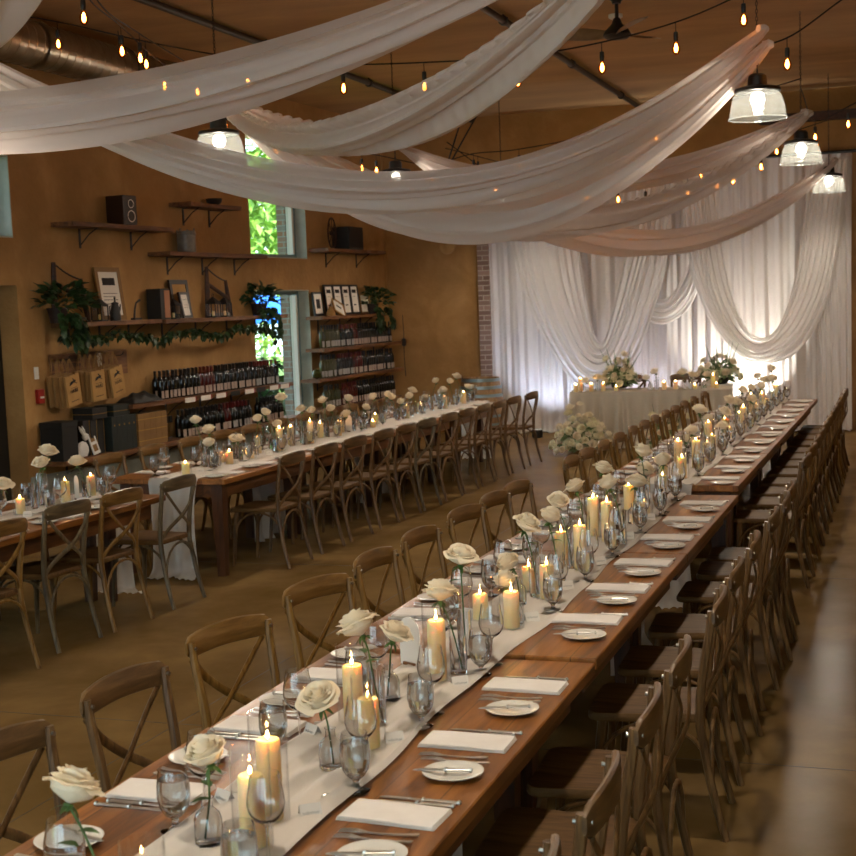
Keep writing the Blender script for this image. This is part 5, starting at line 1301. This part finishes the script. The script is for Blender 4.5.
# upper shelves
t = wth('loudspeaker', 'black bookshelf loudspeaker with two ringed drivers on the upper left shelf', 'speaker', 13.4, 2.951, .15, None, -.12)
part('cabinet', MB().bbox(-.12, .12, -.105, .105, 0, .31, .006), simple('speaker veneer', '2c1a10', .35), t, False)
part('baffle', MB().bbox(.12, .128, -.1, .1, .005, .305, .003), M['black'], t, False)
for z, r in ((.09, .062), (.22, .045)):
    Mx = Matrix.Translation((.128, 0, z)) @ Matrix.Rotation(pi / 2, 4, 'Y')
    o = part('driver', MB().lathe([(r, 0), (r, .006), (r * .88, .006), (r * .5, -.0), (.0005, .006)], 24, M=Mx), M['iron'], t); part('driver_ring', MB().lathe([(r * .98, .003), (r * 1.0, .008), (r * .86, .008), (r * .86, .003)], 24, M=Mx), M['steel'], o)
t = wth('tin_pail', 'rusty tin pail with ragged rim on the shelf under the drape', 'pail', 14.7, 2.691, .15)
part('pail_body', MB().lathe([(.0005, 0), (.1, 0), (.105, .02), (.108, .24), (.1, .245), (.1, .02), (.0005, .01)], 24), M['tin'], t); part('rim_band', MB().lathe([(.108, .2), (.114, .205), (.114, .215), (.108, .22)], 24), M['tin'], t)
rg = MB()
for k in range(7): a = k * .9; rg.tube([(.1 * cos(a), .1 * sin(a), .24), (.1 * cos(a), .1 * sin(a), .262 + .02 * (k % 2))], [.012, .004], 6)
part('ragged_edge', rg, M['tin'], t)
single('tin_bowl', MB().lathe([(.0005, 0), (.05, 0), (.09, .04), (.1, .08), (.095, .08), (.05, .01), (.0005, .008)], 20), M['iron'], 'dark round bowl on the highest short shelf', 'bowl', wp(15.4, 3.261, .14))
t = wth('old_wheel', 'old spoked cart wheel leaning on the upper right shelf', 'wheel', 18.72, 2.821, .12)
Mw = Matrix.Translation((0, 0, .225)) @ Matrix.Rotation(pi / 2, 4, 'Y') @ Matrix.Scale(.62, 4, (0, 1, 0))
part('rim', MB().tube([tuple(Mw @ Vector((.21 * cos(a * pi / 16), .21 * sin(a * pi / 16), 0))) for a in range(33)], .012, 6), M['darkwood'], t)
sp = MB()
for k in range(8): sp.tube([tuple(Mw @ Vector((.02 * cos(k * pi / 4), .02 * sin(k * pi / 4), 0))), tuple(Mw @ Vector((.205 * cos(k * pi / 4), .205 * sin(k * pi / 4), 0)))], .006, 5)
part('spokes', sp, M['darkwood'], t); part('hub', MB().lathe([(.0005, -.03), (.03, -.03), (.035, 0), (.03, .03), (.0005, .03)], 12, M=Mw), M['iron'], t)
t = wth('speaker_box', 'square black speaker box beside the old wheel', 'speaker', 19.2, 2.821, .15)
part('cabinet', MB().bbox(-.13, .13, -.26, .24, 0, .32, .006), M['blackbox'], t, False); part('grille', MB().bbox(.13, .138, -.24, .22, .02, .3, .003), M['black'], t, False)
# right unit frames
zt = 1.8915
frame_thing('narrow dark frame at the left end of the wall unit top shelf', 18.28, zt, .3, .33, M['blackframe'], .08, .1, 0, [(.3, .7, .3, .7)])
for k in range(4):
    y = 18.62 + .29 * k
    frame_thing('white certificate in a tall black frame, %s from the left of four' % nth(k), y, zt, .28, .43, M['blackframe'], .1 , .1, 0, [(.25, .75, .72, .84), (.3, .7, .6, .61), (.3, .6, .3, .34)], 'certificates on the wall unit')
frame_thing('slanted tan certificate leaning before the four black frames', 18.72, zt, .3, .26, M['kraft'], .2, .5, -.5, [(.3, .7, .5, .62)])
frame_thing('pale double certificate right of the black frames', 19.83, zt, .34, .3, M['goldframe'], .1, .1, 0, [(.15, .4, .45, .6), (.6, .85, .45, .6)])
t = wth('pear_ornament', 'orange-brown cone ornament at the left of the certificates', 'ornament', 18.38, zt, .21)
part('cone', MB().lathe([(.0005, 0), (.07, 0), (.06, .05), (.03, .11), (.0005, .15)], 14), M['kraft'], t); part('tip', MB().tube([(0, 0, .14), (0, 0, .17)], .006, 6), M['iron'], t)
single('glass_ball', MB().lathe([(.0005, 0), (.05, .02), (.07, .07), (.05, .12), (.0005, .14)], 16), M['bottle_clear'], 'round greenish glass ornament at the left end of the third unit shelf', 'ornament', wp(17.86, 1.041, .2))
t = wth('power_cord', 'black cable with inline plug hanging at the right side of the wall unit', 'cable', 20.78, 1.85, .3)
part('cable', MB().tube(catmull([(0, 0, 0), (.01, .0, -.3), (0, .01, -.6), (.0, .04, -.95)], 16), .006, 5), M['cord'], t); part('plug', MB().lathe([(.0005, -.07), (.03, -.05), (.035, 0), (.03, .05), (.0005, .07)], 12, (.005, .0, -.42)), M['black'], t)
single('wall_conduit', MB().tube([tuple(wp(20.82, 4.7, .03)), tuple(wp(20.82, 2.1, .03))], .01, 6), M['stucco'], 'thin ochre painted conduit running down the room corner', 'conduit')

# ------------------------------------------------------------------ outside the windows
gr = MB().box(-60, -9.3, -20, 60, -.3, -.12); o = single('lawn_ground', gr, M['lawn'], None, None, smooth=False); o['kind'] = 'structure'
bp_ = struct('trim_5', MB().box(-T_ - .13, -T_ - .0, 18.08, 18.6, -.1, 4.6, WM), M['brick'])
def crown(seed, n, rx, ry, rz, L):
    rr = random.Random(seed); mb = MB()
    cl = [(rr.uniform(-.65, .65) * rx, rr.uniform(-.65, .65) * ry, rr.uniform(-.6, .7) * rz, rr.uniform(.3, .5)) for _ in range(16)]
    for k in range(n):
        c = cl[k % 16]; a = rr.uniform(0, 6.28); e = math.asin(rr.uniform(-1, 1)); r = c[3]
        p = Vector((c[0] + rx * r * cos(a) * cos(e), c[1] + ry * r * sin(a) * cos(e), c[2] + rz * r * sin(e)))
        Mx = Matrix.Translation(p) @ Matrix.Rotation(rr.uniform(0, 6.28), 4, 'Z') @ Matrix.Rotation(rr.uniform(-1.2, 1.2), 4, 'X'); leaf_grid(mb, Mx, L * rr.uniform(.6, 1.3), L * .4, 2, 2)
    return mb
def tree(label, x, y, z, rx, ry, rz, seed, n=1600, L=.4, mat='foliage'):
    t = thing('garden_tree', label, 'tree', (x, y, -.12), 0, 'trees outside the window')
    part('crown', crown(seed, n, rx, ry, rz, L), M[mat], t, loc=(0, 0, z)); part('trunk', MB().tube([(0, 0, 0), (.05, .1, z * .5), (0, 0, z)], [.18, .14, .08], 10), M['bark'], t)
tree('sunlit green tree filling the left of the upper window', -17, 33.5, 4.6, 2.6, 2.6, 3.0, 1, 2600, .32)
tree('sunlit light green tree lower in the windows', -16.8, 28.3, 2.2, 2.2, 2.2, 1.9, 2, 2200, .26)
tree('farther sunlit tree behind the others', -22, 44, 4.6, 4.5, 4.5, 3.6, 3, 2600, .42)
def shrub(label, x, y, z, r, seed, mat='foliage2'):
    t = thing('garden_shrub', label, 'shrub', (x, y, -.12), 0, 'shrubs outside the window'); part('foliage', crown(seed, 1300, r, r, z, .16), M[mat], t, loc=(0, 0, z * .8)); part('stem', MB().tube([(0, 0, 0), (0, 0, z)], .03, 6), M['bark'], t)
shrub('dark green shrub close behind the lower window', -9.6, 19.3, .75, .7, 11)
shrub('second dark green shrub behind the lower window', -10.9, 21.3, .8, .9, 12)
shrub('light green hedge bush behind the lower window', -12.6, 24.2, 1.0, 1.2, 13, 'foliage')
um = thing('garden_parasol', 'bright blue garden parasol seen through the lower window', 'parasol', (-13.1, 27.2, -.12))
part('canopy', MB().lathe([(.0005, 2.5), (.9, 2.28), (1.5, 1.95), (1.5, 1.85)], 8), M['blue'], um); part('pole', MB().tube([(0, 0, 0), (0, 0, 2.5)], .03, 8), M['white'], um)
part('base', MB().lathe([(.0005, 0), (.25, 0), (.25, .06), (.05, .08)], 16), M['iron'], um)

# ------------------------------------------------------------------ light
w = bpy.data.worlds.new('world'); sc.world = w; w.use_nodes = True; nt = w.node_tree
bg = nt.nodes['Background']; bg.inputs[0].default_value = (.72, .86, 1, 1); bg.inputs[1].default_value = 5.
sn = bpy.data.lights.new('sun', 'SUN'); sn.energy = 11; sn.angle = .01; sn.color = (1, .95, .85); so = bpy.data.objects.new('sun', sn); COL.objects.link(so)
so.rotation_euler = (math.radians(38), math.radians(28), 0)
def spot(name, loc, tgt, e, col, size, blend=.6, r=.05):
    l = bpy.data.lights.new(name, 'SPOT'); l.energy = e; l.color = col; l.spot_size = size; l.spot_blend = blend; l.shadow_soft_size = r
    o = bpy.data.objects.new(name, l); COL.objects.link(o); o.location = loc
    o.rotation_euler = (Vector(tgt) - Vector(loc)).to_track_quat('-Z', 'Y').to_euler()
    return o
def upl(label, x, y, e, col, tgt, size):
    t = thing('floor_uplight', label, 'spotlight', (x, y, 0))
    part('can', MB().lathe([(.0005, 0), (.07, 0), (.08, .02), (.08, .12), (.07, .12), (.07, .03), (.0005, .02)], 18), M['black'], t)
    part('lens', MB().lathe([(.0005, .095), (.068, .095)], 18), M['lampglow'], t)
    spot('uplight', (x, y, .14), tgt, e, col, size)
upl('small uplight on the floor behind the pedestal', -2.3, 20.3, 300, (1, .95, .85), (-2.36, 20.7, .75), 1.5)
upl('small uplight on the floor behind the left of the head table', -5.3, 20.1, 60, (.62, .74, 1), (-5.2, 20.7, 1.6), 1.9)
upl('small uplight on the floor behind the middle of the head table', -3.7, 20.2, 45, (.8, .82, 1), (-3.7, 20.7, 1.6), 1.7)
sc.view_settings.view_transform = 'Standard'; sc.view_settings.look = 'None'; sc.view_settings.exposure = .34; sc.view_settings.gamma = 1
cy = sc.cycles; cy.max_bounces = 12; cy.diffuse_bounces = 3; cy.glossy_bounces = 3; cy.transmission_bounces = 10; cy.transparent_max_bounces = 40; cy.sample_clamp_indirect = 4; cy.caustics_reflective = False; cy.caustics_refractive = False
cy.use_denoising = True
# sources that no copy was taken from stay where they were built: drop the ones never placed
for o in list(COL.objects):
    if o.get('label') == 'x':
        for c in list(o.children):
            for d in list(c.children): bpy.data.objects.remove(d)
            bpy.data.objects.remove(c)
        bpy.data.objects.remove(o)
